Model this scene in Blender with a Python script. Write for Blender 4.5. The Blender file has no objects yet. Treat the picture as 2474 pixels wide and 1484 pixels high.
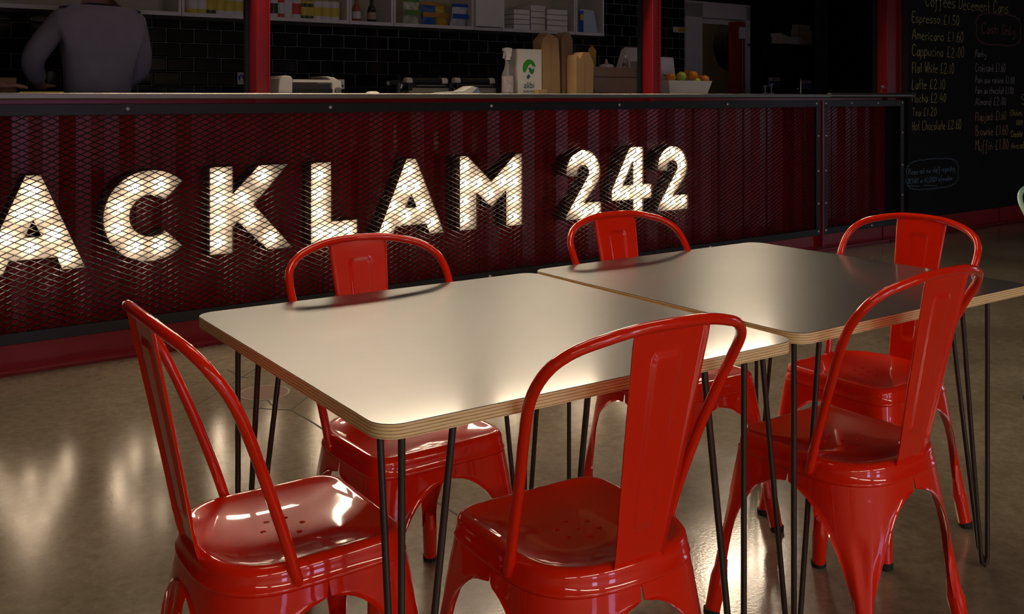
import bpy, bmesh, math, random
from mathutils import Vector, Matrix
random.seed(7)
sc = bpy.context.scene
COL = sc.collection
PI = math.pi

# ------------------------------------------------------------------ camera, world, exposure
FPX, PX, HZ, EYE = 2382.3, 1231.3, 230.8, 1.24          # focal length, principal point and horizon in 2474x1484 pixels
cd = bpy.data.cameras.new('camera'); cam = bpy.data.objects.new('camera', cd); COL.objects.link(cam)
cam.location = (0, 0, EYE); cam.rotation_euler = (PI/2, 0, 0)
cd.sensor_width = 36; cd.lens = FPX/2474*36
cd.shift_x = (1237-PX)/2474; cd.shift_y = (HZ-742)/2474
cd.clip_start = .05; cd.clip_end = 100
sc.camera = cam
sc.view_settings.view_transform = 'Standard'; sc.view_settings.look = 'None'
sc.view_settings.gamma = 1; sc.view_settings.use_curve_mapping = False
sc.view_settings.exposure = EXPO = 0.0

w = bpy.data.worlds.new('world'); sc.world = w; w.use_nodes = True
bg = w.node_tree.nodes['Background']; bg.inputs[0].default_value = (.55, .66, 1, 1); bg.inputs[1].default_value = .35

# the bar's frame: s along the counter front, t behind it, z up
CX, CY, CA = -1.5922, 4.8049, .6353
KM = Matrix.Translation((CX, CY, 0)) @ Matrix.Rotation(CA, 4, 'Z')
CC, SS = math.cos(CA), math.sin(CA)
def depth(u, t): return (t+CC*CY-SS*CX)/(CC-SS*(u-PX)/FPX)
def S_(u, t):                       # distance along the bar of a sight line on the plane t
    Z = depth(u, t); return CC*((u-PX)/FPX*Z-CX)+SS*(Z-CY)
def Z_(u, v, t): return EYE-(v-HZ)/FPX*depth(u, t)

def area_light(name, loc, rot, size, power, color, frame=True):
    d = bpy.data.lights.new(name, 'AREA'); d.shape = 'RECTANGLE'; d.size, d.size_y = size
    d.energy = power; d.color = color
    o = bpy.data.objects.new(name, d); COL.objects.link(o)
    m = Matrix.Translation(loc) @ rot.to_4x4()
    o.matrix_world = (KM @ m) if frame else m
    return o
def rx(a): return Matrix.Rotation(math.radians(a), 4, 'X')
def rz(a): return Matrix.Rotation(math.radians(a), 4, 'Z')
# daylight entering by the windows (they stand in the wall behind the camera and in the right wall)
WINS = [(-.5, .6), (1.5, .6)]; ZW0, ZW1 = .5, 1.7
for i, (s0, wd) in enumerate(WINS):
    area_light('window_daylight', (s0, -9.80, (ZW0+ZW1)/2), rx(90), (wd, ZW1-ZW0), 18, (.60, .55, 1))
area_light('window_daylight', (10.8, -4.5, 1.1), rz(90) @ rx(90), (1.4, 1.2), 10, (.8, .84, 1))

# ------------------------------------------------------------------ materials
MATS = {}
def mat(name, col, rough=.5, metal=0, spec=.5, var=.06, vscale=8, rvar=.05, bump=0, bscale=60, coat=0, coat_rough=.05, emit=0, trans=0, ior=1.45, ecol=None):
    if name in MATS: return MATS[name]
    m = bpy.data.materials.new(name); m.use_nodes = True; MATS[name] = m
    nt = m.node_tree; N = nt.nodes; L = nt.links; b = N['Principled BSDF']
    tc = N.new('ShaderNodeTexCoord'); nz = N.new('ShaderNodeTexNoise'); nz.inputs['Scale'].default_value = vscale; nz.inputs['Detail'].default_value = 5
    L.new(tc.outputs['Object'], nz.inputs['Vector'])
    mx = N.new('ShaderNodeMix'); mx.data_type = 'RGBA'
    lo = [max(0, c*(1-var*2)) for c in col]; hi = [min(1, c*(1+var*2)) for c in col]
    mx.inputs[6].default_value = (*lo, 1); mx.inputs[7].default_value = (*hi, 1)
    L.new(nz.outputs['Fac'], mx.inputs[0]); L.new(mx.outputs[2], b.inputs['Base Color'])
    mr = N.new('ShaderNodeMapRange'); mr.inputs[3].default_value = max(.01, rough-rvar); mr.inputs[4].default_value = min(1, rough+rvar)
    L.new(nz.outputs['Fac'], mr.inputs[0]); L.new(mr.outputs[0], b.inputs['Roughness'])
    b.inputs['Metallic'].default_value = metal; b.inputs['Specular IOR Level'].default_value = spec
    b.inputs['IOR'].default_value = ior
    if coat: b.inputs['Coat Weight'].default_value = coat; b.inputs['Coat Roughness'].default_value = coat_rough
    if trans: b.inputs['Transmission Weight'].default_value = trans
    if emit: b.inputs['Emission Color'].default_value = (*(ecol or col), 1); b.inputs['Emission Strength'].default_value = emit
    if bump:
        n2 = N.new('ShaderNodeTexNoise'); n2.inputs['Scale'].default_value = bscale; n2.inputs['Detail'].default_value = 4
        L.new(tc.outputs['Object'], n2.inputs['Vector'])
        bp = N.new('ShaderNodeBump'); bp.inputs['Strength'].default_value = bump; bp.inputs['Distance'].default_value = .004
        L.new(n2.outputs['Fac'], bp.inputs['Height']); L.new(bp.outputs['Normal'], b.inputs['Normal'])
    return m

def ramp(nt, stops):
    r = nt.nodes.new('ShaderNodeValToRGB'); e = r.color_ramp.elements
    e[0].position, e[0].color = stops[0][0], (*stops[0][1], 1); e[1].position, e[1].color = stops[-1][0], (*stops[-1][1], 1)
    for p, c in stops[1:-1]:
        x = e.new(p); x.color = (*c, 1)
    return r

def floor_mat():
    m = mat('polished_concrete', (.15, .125, .095), .25); nt = m.node_tree; N = nt.nodes; L = nt.links; b = N['Principled BSDF']
    tc = N['Texture Coordinate']
    n1 = N.new('ShaderNodeTexNoise'); n1.inputs['Scale'].default_value = 1.3; n1.inputs['Detail'].default_value = 6; n1.inputs['Roughness'].default_value = .55
    L.new(tc.outputs['Object'], n1.inputs['Vector'])
    r = ramp(nt, [(.28, (.135, .108, .076)), (.5, (.195, .160, .115)), (.72, (.26, .22, .165))])
    L.new(n1.outputs['Fac'], r.inputs[0])
    n3 = N.new('ShaderNodeTexNoise'); n3.inputs['Scale'].default_value = 26; n3.inputs['Detail'].default_value = 8; n3.inputs['Roughness'].default_value = .75
    L.new(tc.outputs['Object'], n3.inputs['Vector'])
    r3 = ramp(nt, [(.3, (.72, .72, .72)), (.7, (1.25, 1.25, 1.25))]); L.new(n3.outputs['Fac'], r3.inputs[0])
    mx = N.new('ShaderNodeMix'); mx.data_type = 'RGBA'; mx.blend_type = 'MULTIPLY'; mx.inputs[0].default_value = 1
    L.new(r.outputs[0], mx.inputs[6]); L.new(r3.outputs[0], mx.inputs[7])
    # light flecks and scuffs
    vo = N.new('ShaderNodeTexVoronoi'); vo.inputs['Scale'].default_value = 9; vo.inputs['Randomness'].default_value = 1
    L.new(tc.outputs['Object'], vo.inputs['Vector'])
    rf = ramp(nt, [(.0, (1, 1, 1)), (.035, (0, 0, 0)), (1, (0, 0, 0))]); L.new(vo.outputs['Distance'], rf.inputs[0])
    m2 = N.new('ShaderNodeMix'); m2.data_type = 'RGBA'; L.new(rf.outputs[0], m2.inputs[0]); L.new(mx.outputs[2], m2.inputs[6]); m2.inputs[7].default_value = (.34, .29, .21, 1)
    L.new(m2.outputs[2], b.inputs['Base Color'])
    rr = N.new('ShaderNodeMapRange'); rr.inputs[1].default_value = .3; rr.inputs[2].default_value = .7; rr.inputs[3].default_value = .13; rr.inputs[4].default_value = .21
    n4 = N.new('ShaderNodeTexNoise'); n4.inputs['Scale'].default_value = 2.2; n4.inputs['Detail'].default_value = 3; L.new(tc.outputs['Object'], n4.inputs['Vector'])
    L.new(n4.outputs['Fac'], rr.inputs[0]); L.new(rr.outputs[0], b.inputs['Roughness'])
    n2 = N.new('ShaderNodeTexNoise'); n2.inputs['Scale'].default_value = 110; n2.inputs['Detail'].default_value = 3
    L.new(tc.outputs['Object'], n2.inputs['Vector'])
    bp = N.new('ShaderNodeBump'); bp.inputs['Strength'].default_value = .10; bp.inputs['Distance'].default_value = .002
    L.new(n2.outputs['Fac'], bp.inputs['Height']); L.new(bp.outputs['Normal'], b.inputs['Normal'])
    b.inputs['Specular IOR Level'].default_value = .8
    return m

def ply_mat():
    m = mat('plywood_edge', (.5, .33, .15), .5); nt = m.node_tree; N = nt.nodes; L = nt.links; b = N['Principled BSDF']; tc = N['Texture Coordinate']
    sx = N.new('ShaderNodeSeparateXYZ'); L.new(tc.outputs['Object'], sx.inputs[0])
    mu = N.new('ShaderNodeMath'); mu.operation = 'MULTIPLY'; mu.inputs[1].default_value = 190; L.new(sx.outputs['Z'], mu.inputs[0])
    mp = N.new('ShaderNodeMapping'); mp.inputs['Scale'].default_value = (9, 9, 160); L.new(tc.outputs['Object'], mp.inputs[0])
    nz = N.new('ShaderNodeTexNoise'); nz.inputs['Scale'].default_value = 4; nz.inputs['Detail'].default_value = 5; L.new(mp.outputs[0], nz.inputs['Vector'])
    ad = N.new('ShaderNodeMath'); ad.operation = 'MULTIPLY_ADD'; ad.inputs[1].default_value = .35; L.new(nz.outputs['Fac'], ad.inputs[0]); L.new(mu.outputs[0], ad.inputs[2])
    fr = N.new('ShaderNodeMath'); fr.operation = 'FRACT'; L.new(ad.outputs[0], fr.inputs[0])
    r = ramp(nt, [(.0, (.34, .18, .07)), (.13, (.42, .24, .10)), (.22, (.86, .63, .31)), (.90, (.92, .70, .37)), (1, (.40, .22, .09))])
    L.new(fr.outputs[0], r.inputs[0]); L.new(r.outputs[0], b.inputs['Base Color'])
    return m

RED = mat('glossy_red_paint', (.72, .016, .001), .30, var=.03, vscale=4, rvar=.03, coat=1, coat_rough=.05, spec=.12)
MINT = mat('mint_green_paint', (.42, .66, .50), .3, var=.04, coat=.8)
RUBBER = mat('black_rubber', (.012, .012, .012), .7)
HAIRPIN = mat('dark_brown_steel_rod', (.060, .047, .040), .30, metal=.5, var=.12)
LAMIN = mat('dark_satin_laminate', (.050, .048, .052), .36, var=.05, vscale=3, rvar=.03, spec=.85, coat=.45, coat_rough=.11)
PLY = ply_mat()
FLOORM = floor_mat()
CONT = mat('dark_red_container_paint', (.30, .003, .010), .30, var=.10, vscale=3, spec=.45)
CRED = mat('crimson_steel_paint', (.30, .010, .018), .35, var=.06, vscale=3)
BLACKST = mat('black_painted_steel', (.018, .020, .023), .45, var=.10, vscale=5)
MESHM = mat('black_expanded_metal', (.024, .023, .025), .36, metal=.2, var=.12, vscale=12)
STEEL = mat('brushed_stainless_steel', (.30, .29, .27), .48, metal=1, var=.06, vscale=14)
BOLT = mat('zinc_bolt_head', (.75, .76, .78), .3, metal=.6)
CHALKB = mat('chalkboard_black', (.014, .014, .013), .75, var=.2, vscale=2, spec=.25)
TILE = mat('black_glazed_tile', (.008, .008, .008), .10, var=.2, vscale=3, rvar=.03)
GROUT = mat('grey_grout', (.34, .34, .33), .85)
WALLP = mat('grey_plaster', (.30, .29, .28), .85, var=.06, vscale=2, bump=.1)
CEILM = mat('charcoal_ceiling_paint', (.10, .10, .105), .9, var=.06)
WHITEP = mat('white_satin_paint', (.62, .61, .58), .4, var=.03)
CREAM = mat('cream_laminate', (.42, .38, .28), .5)
SHIRT = mat('pale_grey_cotton', (.34, .33, .37), .9, var=.08, vscale=12, bump=.3, bscale=30)
TROUS = mat('black_cotton', (.02, .02, .022), .9)
SKIN = mat('skin', (.52, .28, .19), .5, var=.06, vscale=20)
HAIR = mat('dark_brown_hair', (.03, .018, .012), .6)
KRAFT = mat('kraft_card', (.36, .22, .10), .8, var=.07, vscale=10, bump=.08)
KRAFTD = mat('mauve_brown_card', (.20, .125, .10), .8, var=.08)
PLASTW = mat('white_plastic', (.70, .68, .64), .35, var=.02)
PLASTB = mat('black_plastic', (.014, .014, .015), .4)
CHROME = mat('polished_chrome', (.75, .74, .72), .12, metal=1)
GLASS = mat('clear_plastic', (.85, .87, .88), .08, trans=.85)
ORANGE = mat('orange_peel', (.75, .23, .015), .45, var=.08, vscale=30, bump=.5, bscale=150)
APPLE = mat('green_apple_skin', (.30, .45, .045), .3, var=.12)
YELLOW = mat('yellow_plastic', (.60, .44, .02), .4)
BLUE = mat('blue_print', (.015, .06, .34), .4)
GREENP = mat('green_print', (.03, .30, .02), .5)
TEALP = mat('dark_teal_print', (.01, .13, .11), .5)
REDP = mat('red_print', (.50, .03, .02), .5)
BEIGE = mat('beige_wall_paint', (.48, .36, .19), .8)
BROWNP = mat('brown_timber', (.25, .12, .04), .6)
PLATE = mat('cream_sign_plate', (.90, .84, .74), .55, var=.02)
RETURN = mat('brown_sign_return', (.055, .028, .022), .5)
BULB = mat('warm_bulb_glass', (1, .80, .55), .3, emit=30, ecol=(1, .77, .54))
DIFF = mat('added_lamp_diffuser', (.9, .85, .75), .4, emit=9, ecol=(1, .80, .58))
DIFF2 = mat('added_rear_lamp_diffuser', (.9, .85, .75), .4, emit=41, ecol=(1, .81, .60))
KLAMP = mat('added_kitchen_tube', (.9, .88, .8), .4, emit=1.9, ecol=(1, .90, .76))
CLAMP = mat('added_corridor_diffuser', (.9, .88, .8), .4, emit=9, ecol=(1, .88, .70))
DIFFB = mat('bar_lamp_diffuser', (.9, .85, .75), .4, emit=42, ecol=(1, .80, .56))
WGLASS = mat('window_glass', (.8, .9, 1), .05, trans=1)
CRACKM = mat('floor_joint_filler', (.050, .044, .036), .8)
PATCHM = mat('brown_mortar_patch', (.12, .060, .038), .6, var=.1, vscale=20)
RINGM = mat('pale_mortar_ring', (.24, .20, .15), .7)

# ------------------------------------------------------------------ mesh helpers
class MB:
    def __init__(self): self.v = []; self.f = []; self.smooth = False
    def add(self, vs, fs):
        o = len(self.v); self.v += [tuple(p) for p in vs]; self.f += [tuple(i+o for i in q) for q in fs]; return self
    def box(self, x0, x1, y0, y1, z0, z1):
        return self.add([(x0,y0,z0),(x1,y0,z0),(x1,y1,z0),(x0,y1,z0),(x0,y0,z1),(x1,y0,z1),(x1,y1,z1),(x0,y1,z1)],
                        [(3,2,1,0),(4,5,6,7),(0,1,5,4),(1,2,6,5),(2,3,7,6),(3,0,4,7)])
    def prism(self, poly, z0, z1, axis='z'):          # polygon in the plane across the axis, extruded along it
        n = len(poly)
        def P(a, b, c): return (a, b, c) if axis == 'z' else ((a, c, b) if axis == 'y' else (c, a, b))
        vs = [P(a, b, z0) for a, b in poly]+[P(a, b, z1) for a, b in poly]
        fs = [tuple(range(n-1, -1, -1)), tuple(range(n, 2*n))]+[(i, (i+1) % n, n+(i+1) % n, n+i) for i in range(n)]
        return self.add(vs, fs)
    def lathe(self, prof, n=20, c=(0, 0, 0), ax='z'):
        vs = []; fs = []; m = len(prof)
        for r, z in prof:
            for k in range(n):
                a = 2*PI*k/n; p = (r*math.cos(a), r*math.sin(a), z)
                if ax == 'y': p = (p[0], p[2], p[1])
                if ax == 'x': p = (p[2], p[0], p[1])
                vs.append((p[0]+c[0], p[1]+c[1], p[2]+c[2]))
        for i in range(m-1):
            for k in range(n): fs.append((i*n+k, i*n+(k+1) % n, (i+1)*n+(k+1) % n, (i+1)*n+k))
        fs.append(tuple(range(n-1, -1, -1))); fs.append(tuple((m-1)*n+k for k in range(n)))
        return self.add(vs, fs)
    def tube(self, path, r, n=10, closed=False):
        path = [Vector(p) for p in path]; m = len(path); vs = []; fs = []
        rs = r if isinstance(r, (list, tuple)) else [r]*m
        up = None
        for i, p in enumerate(path):
            a = path[i-1] if (i > 0 or closed) else p; b = path[(i+1) % m] if (i < m-1 or closed) else p
            d = (b-a).normalized()
            if up is None:
                up = d.cross(Vector((0, 0, 1)))
                if up.length < .1: up = d.cross(Vector((1, 0, 0)))
                up.normalize()
            up = (up-d*up.dot(d)).normalized(); q = d.cross(up)
            for k in range(n):
                t = 2*PI*k/n; vs.append(p+(up*math.cos(t)+q*math.sin(t))*rs[i])
        for i in range(m if closed else m-1):
            j = (i+1) % m
            for k in range(n): fs.append((i*n+k, i*n+(k+1) % n, j*n+(k+1) % n, j*n+k))
        if not closed: fs.append(tuple(range(n-1, -1, -1))); fs.append(tuple((m-1)*n+k for k in range(n)))
        return self.add(vs, fs)
    def ball(self, c, r, n=14, m=9, sq=(1, 1, 1)):
        prof = [(math.sin(PI*i/m)*r, -math.cos(PI*i/m)*r) for i in range(m+1)]
        prof[0] = (r*.02, -r); prof[-1] = (r*.02, r)
        o = len(self.v); self.lathe(prof, n)
        for i in range(o, len(self.v)):
            x, y, z = self.v[i]; self.v[i] = (x*sq[0]+c[0], y*sq[1]+c[1], z*sq[2]+c[2])
        return self
    def mesh(self, name, material, smooth=35):
        me = bpy.data.meshes.new(name); me.from_pydata(self.v, [], self.f); me.update()
        bm = bmesh.new(); bm.from_mesh(me); bmesh.ops.recalc_face_normals(bm, faces=bm.faces); bm.to_mesh(me); bm.free()
        if smooth:
            for p in me.polygons: p.use_smooth = True
            me.set_sharp_from_angle(angle=math.radians(smooth))
        if material: me.materials.append(material)
        return me
    def build(self, name, material, parent=None, smooth=35, bevel=0, loc=None):
        return link(name, self.mesh(name, material, smooth), parent, bevel, loc)
def link(name, me, parent=None, bevel=0, loc=None):
    o = bpy.data.objects.new(name, me); COL.objects.link(o)
    if parent: o.parent = parent
    if loc: o.location = loc
    if bevel:
        b = o.modifiers.new('bevel', 'BEVEL'); b.width = bevel; b.segments = 2; b.limit_method = 'ANGLE'; b.angle_limit = math.radians(40)
    return o
def tag(o, label=None, cat=None, group=None, kind=None):
    if label: o['label'] = label
    if cat: o['category'] = cat
    if group: o['group'] = group
    if kind: o['kind'] = kind
    return o
def place(o, s, t, z, rot=0):        # put a top-level object in the bar's frame
    o.matrix_world = KM @ Matrix.Translation((s, t, z)) @ Matrix.Rotation(rot, 4, 'Z'); return o
def thing(name, label, cat, s=0, t=0, z=0, rot=0, group=None, frame=True):
    o = bpy.data.objects.new(name, None); COL.objects.link(o); o.empty_display_size = .1
    if frame: place(o, s, t, z, rot)
    else: o.location = (s, t, z); o.rotation_euler = (0, 0, rot)
    return tag(o, label, cat, group)
def struct(name, mb, m, s=0, t=0, z=0, smooth=0, label=None):
    o = mb.build(name, m, smooth=smooth); place(o, s, t, z); o['kind'] = 'structure'
    if label: o['label'] = label
    return o
def copy_tree(o, parent=None):
    c = o.copy(); COL.objects.link(c)
    if parent is not None: c.parent = parent
    for ch in list(o.children): copy_tree(ch, c)
    return c

# ------------------------------------------------------------------ the room
S0, S1, T0, T1, HC = -7.0, 11.0, -10.0, 3.7, 3.9
flo = struct('floor', MB().box(S0, S1, T0, T1, -.06, 0), FLOORM, label='polished grey-brown concrete floor')
struct('ceiling', MB().box(S0, S1, T0, T1, HC, HC+.06), CEILM)
struct('wall_left', MB().box(S0-.1, S0, T0, T1, 0, HC), WALLP)
def holed_wall(name, axis, a0, a1, b0, b1, holes):
    mb = MB(); x = a0
    for (h0, h1, z0, z1) in holes:
        for q in ((x, h0, 0, HC), (h0, h1, 0, z0), (h0, h1, z1, HC)):
            mb.box(q[0], q[1], b0, b1, q[2], q[3]) if axis == 's' else mb.box(b0, b1, q[0], q[1], q[2], q[3])
        x = h1
    mb.box(x, a1, b0, b1, 0, HC) if axis == 's' else mb.box(b0, b1, x, a1, 0, HC)
    return struct(name, mb, WALLP)
holed_wall('wall_front', 's', S0, S1, T0-.1, T0, [(s-wd/2, s+wd/2, ZW0, ZW1) for s, wd in WINS])
holed_wall('wall_right', 't', T0, T1, S1, S1+.1, [(-5.2, -3.8, ZW0, ZW1)])
def window(n, s, t, wd, ang):
    o = MB()
    for x in (-wd/2, -.03, wd/2-.06): o.box(x, x+.06, -.04, .04, ZW0, ZW1)
    for z in (ZW0, ZW1-.06): o.box(-wd/2, wd/2, -.04, .04, z, z+.06)
    f = o.build('window_%d' % n, mat('dark_window_frame', (.03, .03, .035), .5), smooth=0); place(f, s, t, 0, ang); f['kind'] = 'structure'
    MB().box(-wd/2, wd/2, -.006, .006, ZW0, ZW1).build('pane', WGLASS, f, smooth=0)
for i, (s, wd) in enumerate(WINS): window(i+1, s, T0-.05, wd, 0)
window(4, S1+.05, -4.5, 1.4, PI/2)
struct('wall_back', MB().box(S0, 5.66, 2.06, 2.16, 0, HC).box(6.63, S1, 2.06, 2.16, 0, HC).box(5.66, 6.63, 2.06, 2.16, 2.16, HC), GROUT)
struct('wall_corridor', MB().box(S0, S1, 3.6, 3.7, 0, HC), BEIGE)
wb = bpy.data.objects['wall_back']
MB().box(6.64, 8.40, 2.045, 2.06, .17, 2.56).build('black_lining', CHALKB, wb, smooth=0)
MB().box(5.66, 6.63, 2.02, 2.06, 2.19, 2.56).build('black_lining', CHALKB, wb, smooth=0)
# the chalkboard wall, beyond the end of the bar
cb = struct('wall_board', MB().box(6.30, S1, .03, .13, .16, HC), CHALKB, label='black chalkboard wall with handwritten menu')
def rail_run(name, s0, s1, m=CRED):
    mb = MB().box(s0, s1, .075, .12, .012, .16).box(s0, s1, -.0, .075, 0, .014).box(s0, s1, -.0, .010, 0, .022)
    return mb
bb = struct('baseboard_board', rail_run('x', 6.86, 7.92), CRED, label='crimson steel base rail under the chalkboard')
rail_run('x', 7.96, S1).build('rail_length', CRED, bb, smooth=0)
rail_run('x', 6.0, 6.82).build('rail_length', CRED, bb, smooth=0)
# joints and repair patch in the floor
def floor_pt(u, v): Y = FPX*EYE/(v-HZ); return KM.inverted() @ Vector(((u-PX)/FPX*Y, Y, 0))
def strip(pts, wd, name, m, h=.0012):
    P = [floor_pt(*p) for p in pts]; mb = MB()
    for a, b in zip(P, P[1:]):
        d = (b-a).normalized(); n = Vector((-d.y, d.x, 0))*wd/2
        mb.add([(*(a+n).xy, 0), (*(a-n).xy, 0), (*(b-n).xy, 0), (*(b+n).xy, 0), (*(a+n).xy, h), (*(a-n).xy, h), (*(b-n).xy, h), (*(b+n).xy, h)],
               [(0, 1, 2, 3), (7, 6, 5, 4), (0, 4, 5, 1), (2, 6, 7, 3), (1, 5, 6, 2), (0, 3, 7, 4)])
    return mb.build(name, m, flo, smooth=0)
strip([(703, 991), (760, 1024), (815, 1062), (1095, 1238), (1270, 1350)], .007, 'floor_joint', CRACKM)
strip([(625, 987), (668, 990), (703, 991)], .006, 'floor_joint', CRACKM)
strip([(0, 1050), (470, 981), (625, 987)], .0025, 'floor_joint', RINGM)
strip([(703, 991), (748, 956), (860, 880)], .005, 'floor_joint', CRACKM)
strip([(472, 981), (530, 946), (620, 890)], .004, 'floor_joint', CRACKM)
strip([(646, 966), (655, 978), (667, 984), (669, 990)], .007, 'floor_crack', CRACKM)
strip([(548, 893), (565, 902), (580, 910), (600, 914)], .006, 'floor_crack', CRACKM)
pc = floor_pt(639, 949)
MB().lathe([(.105, 0), (.105, .0012), (.095, .0014)], 40, pc).build('patch_ring', RINGM, flo)
MB().lathe([(.096, 0), (.096, .0022)], 40, pc).build('round_patch', PATCHM, flo)

# ------------------------------------------------------------------ the container bar
bar = thing('trim_bar', None, None); bar['kind'] = 'structure'; bar['label'] = 'dark red shipping container turned into a serving bar'
rail_run('x', -6.0, 5.98).build('base_rail', CRED, bar, smooth=0)
def corrugated(s0, s1, t0, z0, z1):
    mb = MB(); pts = []; s = s0; p = .278
    while s < s1:
        for ds, dt in ((0, 0), (.070, 0), (.139, .036), (.209, .036)):
            pts.append((min(s+ds, s1), t0+dt))
        s += p
    pts.append((s1, t0)); n = len(pts)
    mb.add([(a, b, z0) for a, b in pts]+[(a, b, z1) for a, b in pts], [(i, i+1, n+i+1, n+i) for i in range(n-1)])
    return mb
corrugated(-6.0, 6.28, .22, .03, 1.235).build('corrugated_panel', CONT, bar, smooth=0)
MB().box(-6, 6.28, .09, .40, .012, .145).build('bottom_ledge', CONT, bar, smooth=0)
MB().box(-6, 6.28, .13, .30, 1.195, 1.221).build('top_rail', CONT, bar, smooth=0)
MB().box(5.098, 5.118, .030, .20, .03, 1.20).build('dividing_strip', CRED, bar, smooth=0)
MB().box(6.255, 6.30, .055, .40, .03, 1.20).build('end_panel', BLACKST, bar, smooth=0)
for (a, b) in ((.374, .487), (3.21, 3.355), (6.045, 6.30)):
    wd = .072 if b < 6 else .20
    po = MB().box(b-wd, b, .10, .20, 1.15, 2.36).build('post', CRED, bar, smooth=0, bevel=.004)
    MB().box(b-wd-.018, b-wd+.03, .20, .235, 1.22, 2.36).build('shutter_channel', BLACKST, po, smooth=0)
    MB().box(b-.006, b+.001, .094, .10, 1.22, 2.36).build('edge_bead', CRED, po, smooth=0)
MB().box(-6, 6.30, .06, .30, 2.36, 2.62).build('lintel', CRED, bar, smooth=0)
MB().box(-6, 6.30, .06, .28, 2.08, 2.36).build('light_baffle', CRED, bar, smooth=0)  # unseen baffle, added to keep the bar lamps' light out of the kitchen
MB().box(-6, 8.45, .14, 2.06, 2.56, 2.64).build('roof', CONT, bar, smooth=0)
MB().box(-6, 8.40, .44, 2.05, .10, .17).build('kitchen_floor', BLACKST, bar, smooth=0)
MB().box(-6, -5.95, .1, 2.05, .17, 2.56).build('end_wall', CONT, bar, smooth=0)
MB().box(8.40, 8.45, .13, 2.05, .17, 2.56).build('end_wall', BLACKST, bar, smooth=0)
# stainless counter
ct = thing('bar_countertop', 'long stainless steel countertop with rolled front edge', 'countertop')
ZT = 1.2525
MB().box(-6, 6.24, .02, .62, ZT-.010, ZT).build('top_sheet', STEEL, ct, smooth=0)
MB().box(-6, 5.16, -.012, .02, 1.222, ZT).build('front_edge', STEEL, ct, smooth=40, bevel=.007)
MB().tube([(5.16, .004, 1.240), (6.315, .004, 1.240)], .020, 16).build('rolled_edge', STEEL, ct)
MB().tube([(5.145, .004, 1.240), (5.19, .004, 1.240)], .0225, 16).build('joint_collar', STEEL, ct)

# mesh screens in front of the corrugated panel
def expanded(s0, s1, z0, z1, t):
    mb = MB(); dx, h = .031, .01425
    a = Vector((0, .0024, .0016)); b = Vector((0, -.0005, .0007))
    offs = [a+b, a-b, -a-b, -a+b]
    nk = int((s1-s0)/dx)+1; rows = int((z1-z0)/h)
    for j in range(rows+1):
        o = len(mb.v); zc = z0+j*h
        for k in range(nk+1):
            z = zc+(h/2 if (k+j) % 2 else -h/2); z = min(max(z, z0), z1)
            for q in offs: mb.v.append((min(s0+k*dx, s1), t+q.y, z+q.z))
        for k in range(nk):
            for q in range(4): mb.f.append((o+k*4+q, o+k*4+(q+1) % 4, o+k*4+4+(q+1) % 4, o+k*4+4+q))
    return mb
bolt_me = MB().lathe([(.0105, 0), (.0105, .003), (.007, .0065), (.002, .008)], 10, ax='y').mesh('bolt', BOLT)
for v in bolt_me.vertices: v.co.y *= -1
bolt_me.flip_normals()
def screen(label, s0, s1, fr, bolts):
    o = thing('mesh_screen', label, 'screen', group='mesh screens on the bar front')
    for (a, b, c, d) in ((s0, s1, 1.148, 1.200), (s0, s1, .128, .178)):
        MB().box(a, b, .040, .058, c, d).build('frame_rail', BLACKST, o, smooth=0, bevel=.002)
    for a in ((s0, s0+fr), (s1-fr, s1)):
        MB().box(a[0], a[1], .040, .058, .178, 1.148).build('frame_stile', BLACKST, o, smooth=0, bevel=.002)
    ex = expanded(s0+.02, s1-.02, .16, 1.165, .062).build('expanded_metal', MESHM, o, smooth=0)
    for s, z in bolts: link('bolt', bolt_me, o, loc=(s, .040, z))
    return o
bs = [S_(u, .05) for u in (307, 796, 1185, 1494, 1755, 1970)]
screen('long black expanded-metal screen in front of the lit letters', -5.9, 5.085, .055,
       [(s, 1.178) for s in bs]+[(bs[0]-1.02, 1.178)]+[(5.058, z) for z in (.92, .64, .38, .16)]+[(s, .150) for s in (-.12, .84, 1.86, 2.82, 3.8)])
screen('short black expanded-metal screen beside the chalkboard', 5.130, 6.255, .05,
       [(5.155, z) for z in (1.178, .92, .64, .38, .16)]+[(6.232, z) for z in (1.178, .92, .64, .38, .16)]+[(5.50, 1.178), (5.87, 1.178), (5.78, .150)])

# ------------------------------------------------------------------ the lit letters
TF = .118           # plane of the letter faces
def arc(cx, cz, r, a0, a1, n):
    return [(cx+r*math.cos(math.radians(a0+(a1-a0)*i/n)), cz+r*math.sin(math.radians(a0+(a1-a0)*i/n))) for i in range(n+1)]
B0 = .430; H0 = .446
def gA(c):
    return [[(c-.227, B0), (c-.033, B0+H0), (c+.033, B0+H0), (c+.227, B0), (c+.125, B0), (c+.100, B0+.060), (c-.100, B0+.060), (c-.125, B0)],
            [(c-.036, B0+.162), (c+.036, B0+.162), (c, B0+.240)]]
def gC():
    c = (-.120, .6525)
    return [arc(*c, .2235, 46, 314, 40)+arc(*c, .101, 312, 48, 30)]
def gK(): return [[(.17, .43), (.292, .43), (.292, .562), (.318, .588), (.481, .43), (.622, .43), (.404, .672), (.597, .876), (.431, .876), (.292, .735), (.292, .876), (.17, .876)]]
def gL(): return [[(.725, .43), (1.006, .43), (1.006, .551), (.847, .551), (.847, .876), (.725, .876)]]
def gM(): return [[(1.687, .43), (1.812, .43), (1.812, .65), (1.921, .557), (2.030, .65), (2.030, .43), (2.156, .43), (2.156, .877), (2.103, .877), (1.921, .715), (1.742, .877), (1.687, .877)]]
def g2(x): return [[(x, B0), (x+.307, B0), (x+.307, B0+.105), (x+.158, B0+.105)]+arc(x+.150, B0+.305, .148, -28, 186, 26)+[(x+.100, B0+.278)]+arc(x+.150, B0+.305, .047, 180, -30, 14)+[(x, B0+.028)]]
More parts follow.
